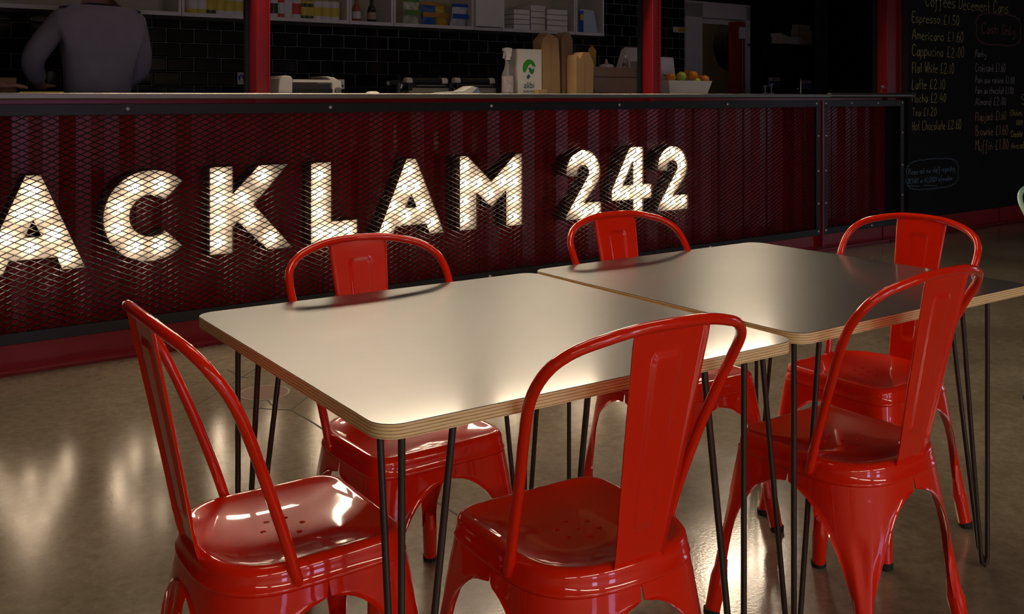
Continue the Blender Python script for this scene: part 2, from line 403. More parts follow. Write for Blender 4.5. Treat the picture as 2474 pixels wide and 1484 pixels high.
def g4(x): return [[(x, B0+.10), (x+.198, B0+.10), (x+.198, B0), (x+.293, B0), (x+.293, B0+.10), (x+.375, B0+.10), (x+.375, B0+.20), (x+.293, B0+.20), (x+.293, B0+.458), (x+.165, B0+.458), (x, B0+.172)],
                   [(x+.105, B0+.20), (x+.198, B0+.20), (x+.198, B0+.365)]]
def bulbs_px(l): return [(S_(u, TF), Z_(u, v, TF)) for u, v in l]
LET = [
 ('A', gA(-.648), bulbs_px([(75,461),(50,516),(101,510),(15,577),(130,567),(72,599),(160,619),(-22,640)]), 'large lit letter A at the far left, next to the C'),
 ('C', gC(), bulbs_px([(323,452),(386,446),(286,500),(283,552),(325,594),(386,592)]), 'large lit letter C between the leftmost A and the K'),
 ('K', gK(), bulbs_px([(529,432),(633,424),(529,481),(584,479),(529,533),(605,528),(526,585),(653,574)]), 'large lit letter K between the C and the L'),
 ('L', gL(), bulbs_px([(771,422),(769,468),(769,514),(770,563),(802,563),(840,556)]), 'large lit letter L between the K and the second A'),
 ('A', gA(1.352), bulbs_px([(987,412),(972,452),(1003,450),(947,497),(1017,495),(981,519),(929,547),(1042,537)]), 'large lit letter A between the L and the M'),
 ('M', gM(), bulbs_px([(1121,402),(1121,443),(1154,441),(1121,487),(1121,529),(1182,468),(1211,437),(1239,400),(1240,437),(1241,480),(1241,522)]), 'large lit letter M before the numbers'),
 ('2', g2(2.510), bulbs_px([(1383,386),(1407,371),(1428,386),(1431,410),(1419,440),(1403,467),(1389,497),(1410,511),(1436,506)]), 'large lit figure 2 directly right of the letter M'),
 ('4', g4(2.908), bulbs_px([(1537,364),(1538,392),(1538,422),(1537,454),(1519,385),(1507,410),(1494,436),(1487,466),(1510,469),(1560,459),(1539,492)]), 'large lit figure 4 between the two figures 2'),
 ('2', g2(3.338), bulbs_px([(1598,377),(1619,364),(1641,376),(1644,398),(1633,425),(1619,450),(1605,476),(1622,488),(1646,483)]), 'large lit figure 2 at the right end of the sign'),
]
bulb_me = MB().ball((0, 0, 0), .0155, 10, 7).mesh('bulb', BULB)
sock_me = MB().lathe([(.012, 0), (.012, .012), (.009, .018)], 10, ax='y').mesh('socket', RETURN)
for ch, loops, bl, lab in LET:
    cx_ = sum(p[0] for p in loops[0])/len(loops[0])
    o = thing('marquee_letter', lab, 'letter', cx_, TF, B0, group='lit letters of the bar sign')
    cu = bpy.data.curves.new('face_plate', 'CURVE'); cu.dimensions = '2D'; cu.fill_mode = 'BOTH'; cu.extrude = .002
    rim = MB()
    for lp in loops:
        sp = cu.splines.new('POLY'); sp.points.add(len(lp)-1); sp.use_cyclic_u = True
        for p, q in zip(sp.points, lp): p.co = (q[0]-cx_, q[1]-B0, 0, 1)
        n = len(lp)
        rim.add([(a-cx_, -.012, b-B0) for a, b in lp]+[(a-cx_, .118, b-B0) for a, b in lp], [(i, (i+1) % n, n+(i+1) % n, n+i) for i in range(n)])
    tmp = bpy.data.objects.new('tmp', cu); COL.objects.link(tmp)
    me = bpy.data.meshes.new_from_object(tmp.evaluated_get(bpy.context.evaluated_depsgraph_get())); bpy.data.objects.remove(tmp)
    me.transform(Matrix.Rotation(PI/2, 4, 'X')); me.materials.clear(); me.materials.append(PLATE); me.name = 'face_plate'
    link('face_plate', me, o)
    r = rim.build('side_return', RETURN, o, smooth=0); sd = r.modifiers.new('solid', 'SOLIDIFY'); sd.thickness = .003; sd.offset = 0
    for (s, z) in bl:
        b = link('bulb', bulb_me, o, loc=(s-cx_, -.022, z-B0))
        link('socket', sock_me, b, loc=(0, .006, 0))

# ------------------------------------------------------------------ chairs
def seat_outline(n=96):
    """closed outline of the seat, counter-clockwise from the middle of the front (+y), plus arc-length fractions of the corners"""
    W, F, RC = .179, .182, .048
    half = [(0, F), (W*.4, F-.0005)]
    cxc, cyc = W-RC-.003, F-RC-.003
    for i in range(9):
        a = math.radians(90-90*i/8); half.append((cxc+RC*math.cos(a), cyc+RC*math.sin(a)))
    half += [(W-.001, .06), (W+.001, -.02)]
    e = 2.7
    for i in range(1, 17):
        a = PI/2*i/16; half.append(((W+.001)*abs(math.cos(a))**(2/e), -.03-.148*abs(math.sin(a))**(2/e)))
    pts = half+[(-x, y) for x, y in half[-2:0:-1]]
    P = [Vector(p) for p in pts]; m = len(P)
    L = [0]
    for i in range(m): L.append(L[-1]+(P[(i+1) % m]-P[i]).length)
    T = L[-1]
    def at(s):
        s = s % T
        for i in range(m):
            if L[i+1] >= s:
                f = (s-L[i])/max(1e-9, L[i+1]-L[i]); return P[i].lerp(P[(i+1) % m], f)
    def s_of(x, y):
        best = min(range(400), key=lambda k: (at(T*k/400)-Vector((x, y))).length); return T*best/400
    return at, T, s_of
OUT, OT, OS = seat_outline()

def build_seat():
    n = 72; mb = MB()
    ctr = Vector((0, .005))
    # (inset from the outline, height): dish, rim, skirt with two beads, then back underneath
    prof = [(None, .4340), (.135, .4340), (.112, .4340), (.095, .4346), (.07, .4375), (.045, .4415), (.030, .4445), (.022, .4475), (.015, .4488), (.008, .4465), (.002, .4400),
            (.0, .432), (-.002, .4140), (-.0052, .4115), (-.0058, .4085), (-.0052, .4055), (-.0025, .4035), (-.002, .400),
            (.0015, .400), (.002, .410), (.004, .437), (.012, .4445), (.026, .4425), (.045, .4385), (.07, .4345), (.095, .4320), (.112, .4312), (.135, .4312), (None, .4312)]
    rings = []
    for d, z in prof:
        if d is None:
            mb.v.append((ctr.x, ctr.y, z)); rings.append([len(mb.v)-1]); continue
        r = []
        for k in range(n):
            p = OUT(OT*k/n); v = p-ctr; q = ctr+v*(1-d/v.length) if d > .04 else p-v.normalized()*d
            if d > .04:                                     # inner rings grow rounder
                f = (d-.04)/.095; rr = ctr+v.normalized()*(.178-d); q = q.lerp(rr, min(1, max(0, f*.8)))
            zz = z
            r.append(len(mb.v)); mb.v.append((q.x, q.y, zz))
        rings.append(r)
    for a, b in zip(rings, rings[1:]):
        for k in range(n):
            k2 = (k+1) % n
            if len(a) == 1: mb.f.append((a[0], b[k], b[k2]))
            elif len(b) == 1: mb.f.append((a[k], b[0], a[k2]))
            else: mb.f.append((a[k], b[k], b[k2], a[k2]))
    me = mb.mesh('seat', RED, 50)
    o = bpy.data.objects.new('tmp_seat', me); COL.objects.link(o)
    c = MB()
    for (x, y) in ((0, .005), (.036, .022), (-.036, .022), (.036, -.014), (-.036, -.014), (0, .042), (0, -.034)):
        c.lathe([(.0058, .40), (.0058, .47)], 12, (x*1.0, y-.005, 0))
    co = c.build('tmp_cut', RED); bo = o.modifiers.new('b', 'BOOLEAN'); bo.object = co; bo.operation = 'DIFFERENCE'; bo.solver = 'EXACT'
    me2 = bpy.data.meshes.new_from_object(o.evaluated_get(bpy.context.evaluated_depsgraph_get()))
    bpy.data.objects.remove(o); bpy.data.objects.remove(co)
    me2.name = 'seat'
    for p in me2.polygons: p.use_smooth = True
    me2.set_sharp_from_angle(angle=math.radians(50))
    return me2

ZA = .4045        # where the legs leave the skirt
def build_leg(cx, cy, fx, fy, lo, hi):
    """pressed-steel leg: an open channel round the seat corner, narrowing under the arches, with a rib and a pinched foot"""
    mb = MB(); sc_ = OS(cx, cy)
    c0 = OUT(sc_); tc = (OUT(sc_+.012)-OUT(sc_-.012)).normalized(); nc = Vector((-tc.y, tc.x))
    if nc.dot(c0) < 0: nc = -nc
    zrows = [ZA, .396, .386, .3795, .3775, .374, .368, .360, .349, .336, .32, .30, .275, .245, .21, .175, .14, .115, .098]
    NC = 24; rows = []
    def width(z, full):
        top, bot, zc = .3785, .030, .205
        if z >= top: return full+.0015
        if z >= zc:
            a = (full-.044)*math.sqrt(max(0, 1-((z-zc)/(top-zc))**2)); return full-a
        f = (zc-z)/(zc-.098); return .044+(.026-.044)*f
    th = .0022
    for side in (0, 1):
        for z in zrows:
            f = (ZA-z)/ZA; base = Vector((cx, cy)).lerp(Vector((fx, fy)), f**1.0)
            wl, wr = width(z, lo), width(z, hi); row = []
            nrm_c = (c0-Vector((0, 0))).normalized()
            for k in range(NC+1):
                q = -1+2*k/NC
                s = sc_+(q*wl if q < 0 else q*wr)
                p = OUT(s); ta = (OUT(s+.004)-OUT(s-.004)).normalized(); nn = Vector((-ta.y, ta.x))
                if nn.dot(p) < 0: nn = -nn
                shrink = 1-.30*min(1, max(0, (f-.45)/.3))
                pos = base+(p-c0)*shrink+nn*.0025
                d = 0
                if abs(q) > .90 and z < .3785: d += .0045*((abs(q)-.90)/.10)          # rolled edge along the arch
                if z < .285:                                             # vertical rib
                    top = math.sqrt(max(0, 1-((z-.255)/.03)**2)) if z > .255 else 1
                    ww = min(wl, wr)*.42*top
                    dist = abs(q)*(wl if q < 0 else wr)
                    if ww > .003 and dist < ww: d -= .0065*(.5+.5*math.cos(PI*dist/ww))**.6
                g = min(1, max(0, (.30-z)/.17)); g = g*g*(3-2*g)
                if g > 0:
                    ph = math.radians(q*112); rr_ = .0185
                    dirv = nc*math.cos(ph)+tc*math.sin(ph)
                    pos = pos.lerp(base-nc*.0125+dirv*rr_, g); nn = nn.lerp(dirv, g).normalized()
                pos = pos+nn*d*(1-.55*g)
                if side: pos = pos-nn*th
                row.append(len(mb.v)); mb.v.append((pos.x, pos.y, z))
            rows.append(row)
    R = len(zrows)
    for i in range(R-1):
        for k in range(NC):
            mb.f.append((rows[i][k], rows[i][k+1], rows[i+1][k+1], rows[i+1][k]))
            mb.f.append((rows[R+i][k], rows[R+i+1][k], rows[R+i+1][k+1], rows[R+i][k+1]))
        for k in (0, NC): mb.f.append((rows[i][k], rows[i+1][k], rows[R+i+1][k], rows[R+i][k]))
    for k in range(NC):
        mb.f.append((rows[0][k], rows[R][k], rows[R][k+1], rows[0][k+1])); mb.f.append((rows[R-1][k], rows[R-1][k+1], rows[2*R-1][k+1], rows[2*R-1][k]))
    # pinched foot: a half-open tube that closes towards the floor
    def cen(z):
        f = (ZA-z)/ZA; b = Vector((cx, cy)).lerp(Vector((fx, fy)), f); return b-nc*.0125
    def nrm(v): return v.normalized()
    path = [(*cen(z), z) for z in (.135, .118, .104, .092, .07, .04, .014)]
    mb.tube(path, [.0125, .0150, .0178, .0198, .0192, .0185, .0178], 16)
    return mb
def splat_mb():
    mb = MB(); zb, zt = .436, .864; rowsN = 64; NC = 44; rows = [[], []]
    for side in (0, 1):
        for i in range(rowsN+1):
            f = i/rowsN; z = zb+(zt-zb)*f
            hw = .054+(.083-.054)*min(1, f*1.05)**.95
            y = -.1800-(.2590-.1800)*max(0, (f-.10)/.90)**1.05+.0125*max(0, 1-f/.13)**1.6
            r = []
            for k in range(NC+1):
                q = -1+2*k/NC; x = q*hw; yy = y+.003*q*q*f           # slight curve across
                if abs(q) > .93: yy -= .006*(abs(q)-.93)/.07          # turned-back edges
                ex = .021+.013*f; u0, u1 = .16, .885                  # embossed panel
                dxe = ex-abs(x); dz = min(f-u0, u1-f)*(zt-zb); cr = .010
                e = cr-math.hypot(max(0, cr-dxe), max(0, cr-dz)) if (dxe > 0 and dz > 0) else -1
                if e > 0: e_ = min(1, e/.0045); yy -= .0038*e_*e_*(3-2*e_)
                zz = z-.007*q*q*f
                r.append(len(mb.v)); mb.v.append((x, yy+(.0016 if side else 0), zz))
            rows[side].append(r)
    for i in range(rowsN):
        for k in range(NC):
            a, b = rows[0], rows[1]
            mb.f.append((a[i][k], a[i][k+1], a[i+1][k+1], a[i+1][k])); mb.f.append((b[i][k], b[i+1][k], b[i+1][k+1], b[i][k+1]))
        for k in (0, NC): mb.f.append((rows[0][i][k], rows[0][i+1][k], rows[1][i+1][k], rows[1][i][k]))
    for i in (0, rowsN):
        for k in range(NC): mb.f.append((rows[0][i][k], rows[0][i][k+1], rows[1][i][k+1], rows[1][i][k]))
    return mb
def catmull(P, n=8):
    P = [Vector(p) for p in P]; out = []
    for i in range(len(P)-1):
        a = P[max(0, i-1)]; b = P[i]; c = P[i+1]; d = P[min(len(P)-1, i+2)]
        for k in range(n):
            t = k/n; out.append(.5*((2*b)+(c-a)*t+(2*a-5*b+4*c-d)*t*t+(3*b-a-3*c+d)*t**3))
    out.append(P[-1]); return out
HOOP = [(.1800, -.042, .411), (.1825, -.049, .432), (.1880, -.0694, .4987), (.1984, -.1043, .5962), (.2124, -.1391, .6862), (.2219, -.1706, .7545), (.2139, -.2046, .8059), (.1811, -.2300, .8371), (.1288, -.2495, .8546), (.0701, -.2603, .8648), (0, -.2635, .8674)]
seat_me = build_seat()
hp = catmull(HOOP, 5); hp = hp+[Vector((-p.x, p.y, p.z)) for p in hp[-2::-1]]
rad = [.0100]*len(hp)
for i, r_ in ((0, .0055), (1, .0075), (2, .009)): rad[i] = rad[-1-i] = r_
hoop_me = MB().tube(hp, rad, 12).mesh('back_hoop', RED, 60)
splat_me = splat_mb().mesh('back_splat', RED, 50)
FOOT = dict(f=(.214, .225), r=(.190, -.205)); CORN = dict(f=(.163, .168), r=(.147, -.141))
leg_me = {}
for k in 'fr':
    sF, sC = OS(*CORN['f']), OS(*CORN['r'])
    mid_front = sF; mid_side = abs(sC-sF)/2; mid_rear = OT/2-sC
    lo, hi = (mid_front, mid_side) if k == 'f' else (mid_side, mid_rear)
    R_ = build_leg(*CORN[k], *FOOT[k], lo, hi)
    leg_me[k, 1] = R_.mesh('leg', RED, 40)
    L_ = MB(); L_.v = [(-x, y, z) for x, y, z in R_.v]; L_.f = R_.f
    leg_me[k, -1] = L_.mesh('leg', RED, 40)
foot_me = MB().lathe([(.0165, 0), (.0195, .003), (.0195, .016), (.0175, .018)], 14).mesh('rubber_foot', RUBBER)
rivet_me = MB().lathe([(.0065, 0), (.0055, .003), (.002, .0042)], 10, ax='x').mesh('rivet', RED)
FPOS = {}
for k in 'fr':
    s_ = OS(*CORN[k]); tc = (OUT(s_+.012)-OUT(s_-.012)).normalized(); nc = Vector((-tc.y, tc.x))
    if nc.dot(OUT(s_)) < 0: nc = -nc
    FPOS[k] = Vector(FOOT[k])-nc*.0125
def chair(label, x, y, a, recolour=None, group='red metal chairs around the tables'):
    o = thing('metal_chair', label, 'chair', x, y, 0, a, group, frame=False)
    def M(me):
        if not recolour: return me
        k = me.name+'_alt'
        if k not in bpy.data.meshes:
            c = me.copy(); c.name = k; c.materials.clear(); c.materials.append(recolour)
        return bpy.data.meshes[k]
    link('seat', M(seat_me), o)
    for k in 'fr':
        for sg in (1, -1):
            l = link('leg', M(leg_me[k, sg]), o)
            b = FPOS[k]; b = Vector((b.x*sg, b.y))
            link('rubber_foot', foot_me, l, loc=(b.x, b.y, 0))
    link('back_hoop', M(hoop_me), o); link('back_splat', M(splat_me), o)
    for sg in (1, -1):
        rv = link('rivet', M(rivet_me), o, loc=(.1855*sg, -.046, .417)); rv.scale = (sg, 1, 1)
    return o
CH = dict(C1=(-.4226, 1.8421, -.9757), C2=(.1259, 1.8347, .5768), C3=(.7756, 2.302, .6305), C4=(-.246, 2.3696, 3.7612), C5=(.4711, 2.8766, 3.7172), C6=(1.0469, 2.8742, 2.1718))
chair('glossy red metal chair at the left end of the nearer table, seen side on', *CH['C1'])
chair('glossy red metal chair with its back to the viewer at the nearer table', *CH['C2'])
chair('glossy red metal chair with its back to the viewer at the farther table', *CH['C3'])
chair('glossy red metal chair facing the viewer across the nearer table', *CH['C4'])
chair('glossy red metal chair facing the viewer across the farther table, below the number 242', *CH['C5'])
chair('glossy red metal chair at the right end of the farther table', *CH['C6'])
chair('mint green metal chair cut off by the right edge of the picture', 2.36, 3.92, 3.6, MINT, group=None)

# ------------------------------------------------------------------ tables
TW, TD, TH = .9348, .9246, .7471
def rrect(w, d, r, n=7):
    o = []
    for (sx, sy, a0) in ((1, 1, 0), (-1, 1, 90), (-1, -1, 180), (1, -1, 270)):
        for i in range(n+1):
            a = math.radians(a0+90*i/n); o.append((sx*(w/2-r)+r*math.cos(a), sy*(d/2-r)+r*math.sin(a)))
    return o
board_me = MB().prism(rrect(TW, TD, .042), TH-.0235, TH-.0012).mesh('plywood_board', PLY, 30)
lam_me = MB().prism(rrect(TW-.0012, TD-.0012, .0415), TH-.0012, TH).mesh('laminate_surface', LAMIN, 30)
def hairpin():
    mb = MB(); zt = TH-.029; r = .0062                 # foot at the origin, corner side towards (-x,-y)
    mb.tube([(0, 0, zt), (0, 0, .4), (0, 0, .03), (.004, .001, .014), (.010, .003, .0085), (.017, .005, .015), (.022, .006, .035), (.105, .012, zt)], r, 10)
    mb.tube([(.012, .105, zt), (.006, .022, .05), (.004, .010, .018)], r, 10)
    return mb
def hair_plate(): return MB().prism([(-.02, -.02), (.125, -.02), (.125, .03), (.03, .03), (.03, .125), (-.02, .125)], TH-.029, TH-.0236)
hp_me = {}; pl_me = {}
for sx in (1, -1):
    for sy in (1, -1):
        for src, dst, nm in ((hairpin(), hp_me, 'hairpin_leg'), (hair_plate(), pl_me, 'mounting_plate')):
            src.v = [(-x*sx, -y*sy, z) for x, y, z in src.v]; dst[sx, sy] = src.mesh(nm, HAIRPIN, 40)
def table(label, x, y, a):
    o = thing('square_table', label, 'table', x, y, 0, a, 'square tables pushed together', frame=False)
    link('plywood_board', board_me, o); link('laminate_surface', lam_me, o)
    for sx in (1, -1):
        for sy in (1, -1):
            l = link('leg', hp_me[sx, sy], o, loc=(sx*(TW/2-.075), sy*(TD/2-.075), 0)); link('mounting_plate', pl_me[sx, sy], l)
    return o
table('square plywood-edged table on hairpin legs, the nearer one at the left', -.0654, 2.1073, .5983)
table('square plywood-edged table on hairpin legs, the farther one at the right', .7046+.006, 2.6738+.004, .6183)

# ------------------------------------------------------------------ kitchen: back wall tiles, door
tile_me = {}
def tile_mesh(wd):
    k = round(wd, 4)
    if k not in tile_me:
        a, b, hh, d, e = wd/2-.0016, wd/2-.0095, .0484, -.0085, .008
        vs = [(-a, 0, -hh), (a, 0, -hh), (a, 0, hh), (-a, 0, hh), (-b, d, -hh+e), (b, d, -hh+e), (b, d, hh-e), (-b, d, hh-e)]
        mb = MB().add(vs, [(4, 5, 6, 7), (0, 1, 5, 4), (1, 2, 6, 5), (2, 3, 7, 6), (3, 0, 4, 7), (3, 2, 1, 0)])
        tile_me[k] = mb.mesh('tile', TILE, 0)
    return tile_me[k]
ZR = 1.307-.1                       # a course joint; courses are 100 mm
for r in range(10):
    zc = ZR+r*.0993+.05
    s = .557-.1935*10+(.097 if r % 2 else 0)
    while s < 5.63:
        wd = min(.1935, 5.66-s)
        zv = zc; vis = s > -.62 and wd > .05
        if vis and not (s+wd < 4.27 and zc > 1.80): link('tile', tile_mesh(wd), wb, loc=(s+wd/2, 2.06, zc)).rotation_euler = (random.uniform(-.012, .012), 0, random.uniform(-.012, .012))
        s += .1935
# doorway in the back wall, white frame, room beyond
dr = thing('door_1', None, None, 5.66, 2.06, .17); dr['kind'] = 'structure'; dr['label'] = 'white door frame at the back of the kitchen'
for nm, q in (('jamb', (0, .24, -.02, .14, 0, 2.0)), ('jamb', (.90, .97, -.02, .14, 0, 2.0)), ('header', (.0, .97, -.02, .14, 1.86, 2.03))):
    MB().box(*q).build(nm, WHITEP, dr, smooth=0)
MB().box(.24, .90, .10, .14, 1.81, 1.86).build('overdoor_panel', WHITEP, dr, smooth=0)
MB().box(.765, .87, -.03, .10, 0, 1.84).build('door_leaf', mat('door_red_paint', (.33, .030, .022), .4), dr, smooth=0)
MB().tube([(.815, -.045, .1), (.815, -.045, 1.62), (.80, -.045, 1.80)], .008, 8).build('pull_rod', STEEL, dr)
MB().box(.775, .845, -.065, -.03, 1.66, 1.78).build('lock_box', PLASTW, dr, smooth=0, bevel=.004)
MB().box(.24, .42, .30, .36, 0, 1.70).build('architrave', BEIGE, dr, smooth=0)
MB().box(.33, .375, .28, .30, 0, 1.68).build('architrave_bead', BEIGE, dr, smooth=0)
MB().box(.40, 1.30, 1.10, 1.16, 0, 1.42).build('timber_panel', BROWNP, dr, smooth=0)
MB().box(.24, .60, .30, .36, 1.70, 1.82).build('timber_panel', BROWNP, dr, smooth=0)
# yellow warning label on the tiles
sg = thing('warning_label', 'small yellow warning label on the black tiles beside the door', 'sign', S_(1628, 2.04), 2.045, Z_(1640, 78, 2.04))
wl = S_(1664, 2.04)-S_(1628, 2.04)
MB().box(0, wl, 0, .004, 0, .052).build('card', PLASTW, sg, smooth=0)
MB().box(wl*.3, wl-.008, -.001, 0, .006, .046).build('yellow_field', YELLOW, sg, smooth=0)
MB().prism([(.012, .010), (.044, .010), (.028, .040)], -.001, 0, 'y').build('warning_triangle', YELLOW, sg, smooth=0)
for i in range(3): MB().box(wl*.36, wl-.02, -.002, -.001, .012+i*.011, .016+i*.011).build('print_line', PLASTB, sg, smooth=0)
# big black drum fan in front of the door
uc, vc = 1781, 110; tf = 2.52
fan = thing('drum_fan', 'large black drum fan standing in the kitchen doorway', 'fan', S_(uc, tf), tf, 0)
fz = Z_(uc, vc, tf); fr = .275
MB().lathe([(fr, -.10), (fr+.012, -.095), (fr+.012, .095), (fr, .10), (fr-.012, .09), (fr-.012, -.09), (fr, -.10)], 36, (0, 0, fz), 'y').build('drum', PLASTB, fan)
MB().lathe([(fr-.02, -.012), (fr-.02, 0), (.02, .004)], 36, (0, .04, fz), 'y').build('rear_disc', PLASTB, fan)
g = MB()
for r in (.06, .11, .16, .21, .255): g.tube([(r*math.cos(a*PI/16), -.10, fz+r*math.sin(a*PI/16)) for a in range(32)], .003, 5, True)
g.build('guard', mat('dark_grey_wire', (.05, .05, .05), .4), fan)
for k in range(3): a = .6+k*2.094; MB().tube([(0, -.10, fz), (fr*math.cos(a), -.10, fz+fr*math.sin(a))], .006, 6).build('guard_arm', PLASTB, fan)
MB().tube([(0, 0, .02), (0, 0, fz-fr+.01)], .022, 10).build('stand', PLASTB, fan)
MB().lathe([(.20, 0), (.20, .015), (.03, .03)], 24).build('base', PLASTB, fan)

# ------------------------------------------------------------------ wall cabinets and what stands on their shelf
ZS = 1.790; TS0, TS1 = 1.70, 2.045
def u2s(u, t=TS0): return S_(u, t)
shelf_edges = [-1.9, u2s(455), u2s(847), u2s(950), u2s(1150), u2s(1223), u2s(1390), 4.27]
names = ['at the far left behind the cook', 'left of the red post, full of jars', 'holding two sauce bottles', 'holding crisp packets', 'with a plain white door', 'holding stacked plates', 'at the right end of the row']
shelf_edges = [-1.9, u2s(440), u2s(845), u2s(952), u2s(1146), u2s(1215), u2s(1392), u2s(1461)]
for i, (a, b) in enumerate(zip(shelf_edges, shelf_edges[1:])):
    o = thing('kitchen_cabinet', 'open white wall cabinet over the black tiles, %s' % names[i] if i != 4 else 'closed white wall cabinet door between the crisp packets and the plates', 'cabinet', a, TS0, ZS-.026, group='wall cabinets over the kitchen tiles')
    w_ = b-a-.004
    MB().box(0, w_, 0, TS1-TS0, 0, .026).build('bottom_shelf', WHITEP, o, smooth=0)
    MB().box(0, .018, 0.004, TS1-TS0, .026, .60).build('side_panel', WHITEP, o, smooth=0)
    MB().box(w_-.018, w_, 0.004, TS1-TS0, .026, .60).build('side_panel', WHITEP, o, smooth=0)
    MB().box(.018, w_-.018, TS1-TS0-.012, TS1-TS0, .026, .60).build('back_panel', CREAM, o, smooth=0)
    MB().box(0, w_, 0.004, TS1-TS0, .60, .62).build('top_panel', WHITEP, o, smooth=0)
    if i == 4: MB().box(.002, w_-.002, -.018, 0, .03, .60).build('door', WHITEP, o, smooth=0, bevel=.003)
def shelf_thing(u, t=1.78): return S_(u, t), t, ZS
def jar(u, r, h, body, lid, lab, kind='jar', band=None, t=1.78):
    s, t, z = shelf_thing(u, t); o = thing('food_jar' if kind == 'jar' else 'food_can', lab, kind, s, t, z, group='jars and cans on the kitchen shelf')
    MB().lathe([(r*.94, 0), (r, .006), (r, h*.78), (r*.86, h*.86), (r*.86, h*.88)] if kind == 'jar' else [(r*.97, 0), (r, .004), (r, h-.004), (r*.96, h)], 18).build('body', body, o)
    if kind == 'jar': MB().lathe([(r*.9, h*.86), (r*.9, h*.985), (r*.84, h)], 18).build('lid', lid, o)
    else: MB().lathe([(r*.99, h-.003), (r*1.0, h+.002), (r*.9, h+.001)], 18).build('lid', lid, o)
    if band: MB().lathe([(r*1.012, h*.18), (r*1.012, h*.66)], 18).build('label_band', band, o)
CANY = mat('yellow_label', (.52, .42, .06), .5); CANW = mat('off_white_label', (.55, .56, .55), .5); DARKG = mat('dark_green_glass', (.04, .06, .02), .2); TIN = mat('tinplate', (.45, .44, .42), .35, metal=.8)
LB = 'on the kitchen shelf'
spec = [(461,.045,.17,CANY,CANW,'yellow jar %s, first in the row left of the red post'%LB,'jar',CANW),
 (484,.045,.17,CANY,CANW,'yellow jar %s, second in the row left of the red post'%LB,'jar',CANW),
 (506,.045,.16,DARKG,CANY,'dark jar with a yellow lid %s left of the red post'%LB,'jar',CANY),
 (528,.043,.15,CANW,CANY,'pale can %s, third from the red post on its left'%LB,'can',CANY),
 (550,.043,.15,CANW,CANY,'pale can %s, second from the red post on its left'%LB,'can',CANY),
 (572,.043,.15,CANW,CANY,'pale can %s, next to the red post on its left'%LB,'can',CANY),
 (659,.038,.15,CANW,DARKG,'pale jar with a dark lid %s, first right of the red post'%LB,'jar',DARKG),
 (677,.040,.16,REDP,CANW,'red can %s right of the red post'%LB,'can',CANW),
 (691,.046,.17,CANW,CANW,'plain white jar %s between two red cans'%LB,'jar',None),
 (712,.044,.16,CANW,REDP,'white and red can %s beside the plain white jar'%LB,'can',REDP),
 (733,.038,.13,DARKG,CANY,'small dark jar %s, left of its twin'%LB,'jar',CANY),
 (746,.038,.13,DARKG,CANY,'small dark jar %s, right of its twin'%LB,'jar',CANY),
 (763,.042,.135,CANW,CANY,'white can with a yellow base %s, left of three'%LB,'can',CANY),
 (785,.042,.135,CANW,CANY,'white can with a yellow base %s, middle of three'%LB,'can',CANY),
 (807,.042,.135,CANW,CANY,'white can with a yellow base %s, right of three'%LB,'can',CANY)]
for a in spec: jar(*a)
def sauce(u, body, lab, cap, label):
    s, t, z = shelf_thing(u); o = thing('sauce_bottle', label, 'bottle', s, t, z, group='sauce bottles on the kitchen shelf')
    MB().lathe([(.030, 0), (.034, .006), (.034, .085), (.024, .115), (.013, .135), (.012, .17)], 18).build('body', body, o)
    MB().lathe([(.014, .165), (.014, .195), (.010, .2)], 14).build('cap', cap, o)
    MB().lathe([(.0345, .022), (.0345, .075)], 18).build('label_band', lab, o)
sauce(861, mat('red_sauce', (.32, .06, .03), .3), CANW, REDP, 'red sauce bottle with a pale label on the kitchen shelf')
sauce(898, mat('dark_sauce', (.02, .012, .008), .25), mat('tan_label', (.34, .25, .17), .5), PLASTB, 'dark brown sauce bottle with a tan label on the kitchen shelf')
def packet(u0, u1, v0, col, band, label, lean=0, t=1.76):
    s0, s1 = S_(u0, t), S_(u1, t); h = Z_((u0+u1)/2, v0, t)-ZS; wd = s1-s0
    o = thing('snack_packet', label, 'packet', s0+wd/2, t, ZS, group='packets in the crisp cabinet')
    mb = MB(); N, Mz = 10, 8
    for side in (-1, 1):
        for i in range(Mz+1):
            f = i/Mz; z = h*f; puff = .035*math.sin(PI*min(1, max(0, f)))**.6
            for k in range(N+1):
                q = -1+2*k/N; mb.v.append((q*wd/2*(1-.08*math.sin(PI*f))+lean*z, side*puff*(1-q*q)**.5*.9, z))
    n = N+1
    for sd in range(2):
        o_ = sd*(Mz+1)*n
        for i in range(Mz):
            for k in range(N): mb.f.append((o_+i*n+k, o_+i*n+k+1, o_+(i+1)*n+k+1, o_+(i+1)*n+k))
    mb.build('bag', col, o, smooth=60)
    MB().box(-wd/2+lean*h*.45, wd/2+lean*h*.45, -.0375, -.0355, h*.38, h*.62).build('printed_band', band, o, smooth=0)
    MB().box(-wd/2+lean*h, wd/2+lean*h, -.004, .004, h-.002, h+.022).build('seam', band, o, smooth=0)
packet(973, 1012, 4, mat('herb_print', (.40, .42, .32), .5, var=.5, vscale=22), mat('green_band', (.10, .22, .05), .5), 'pale packet with a green print, first in the crisp cabinet')
packet(1016, 1052, 12, mat('crisp_blue', (.02, .12, .34), .35), mat('orange_band', (.45, .2, .04), .4), 'blue crisp packet beside the yellow one')
packet(1053, 1084, 14, mat('crisp_yellow', (.48, .33, .02), .35), mat('gold_band', (.35, .2, .02), .4), 'yellow crisp packet between a blue and a white one', -.3, t=1.80)
packet(1086, 1124, 16, mat('crisp_white', (.42, .46, .48), .35, var=.25, vscale=25), BLUE, 'white and navy crisp packet at the end of the cabinet', .16)
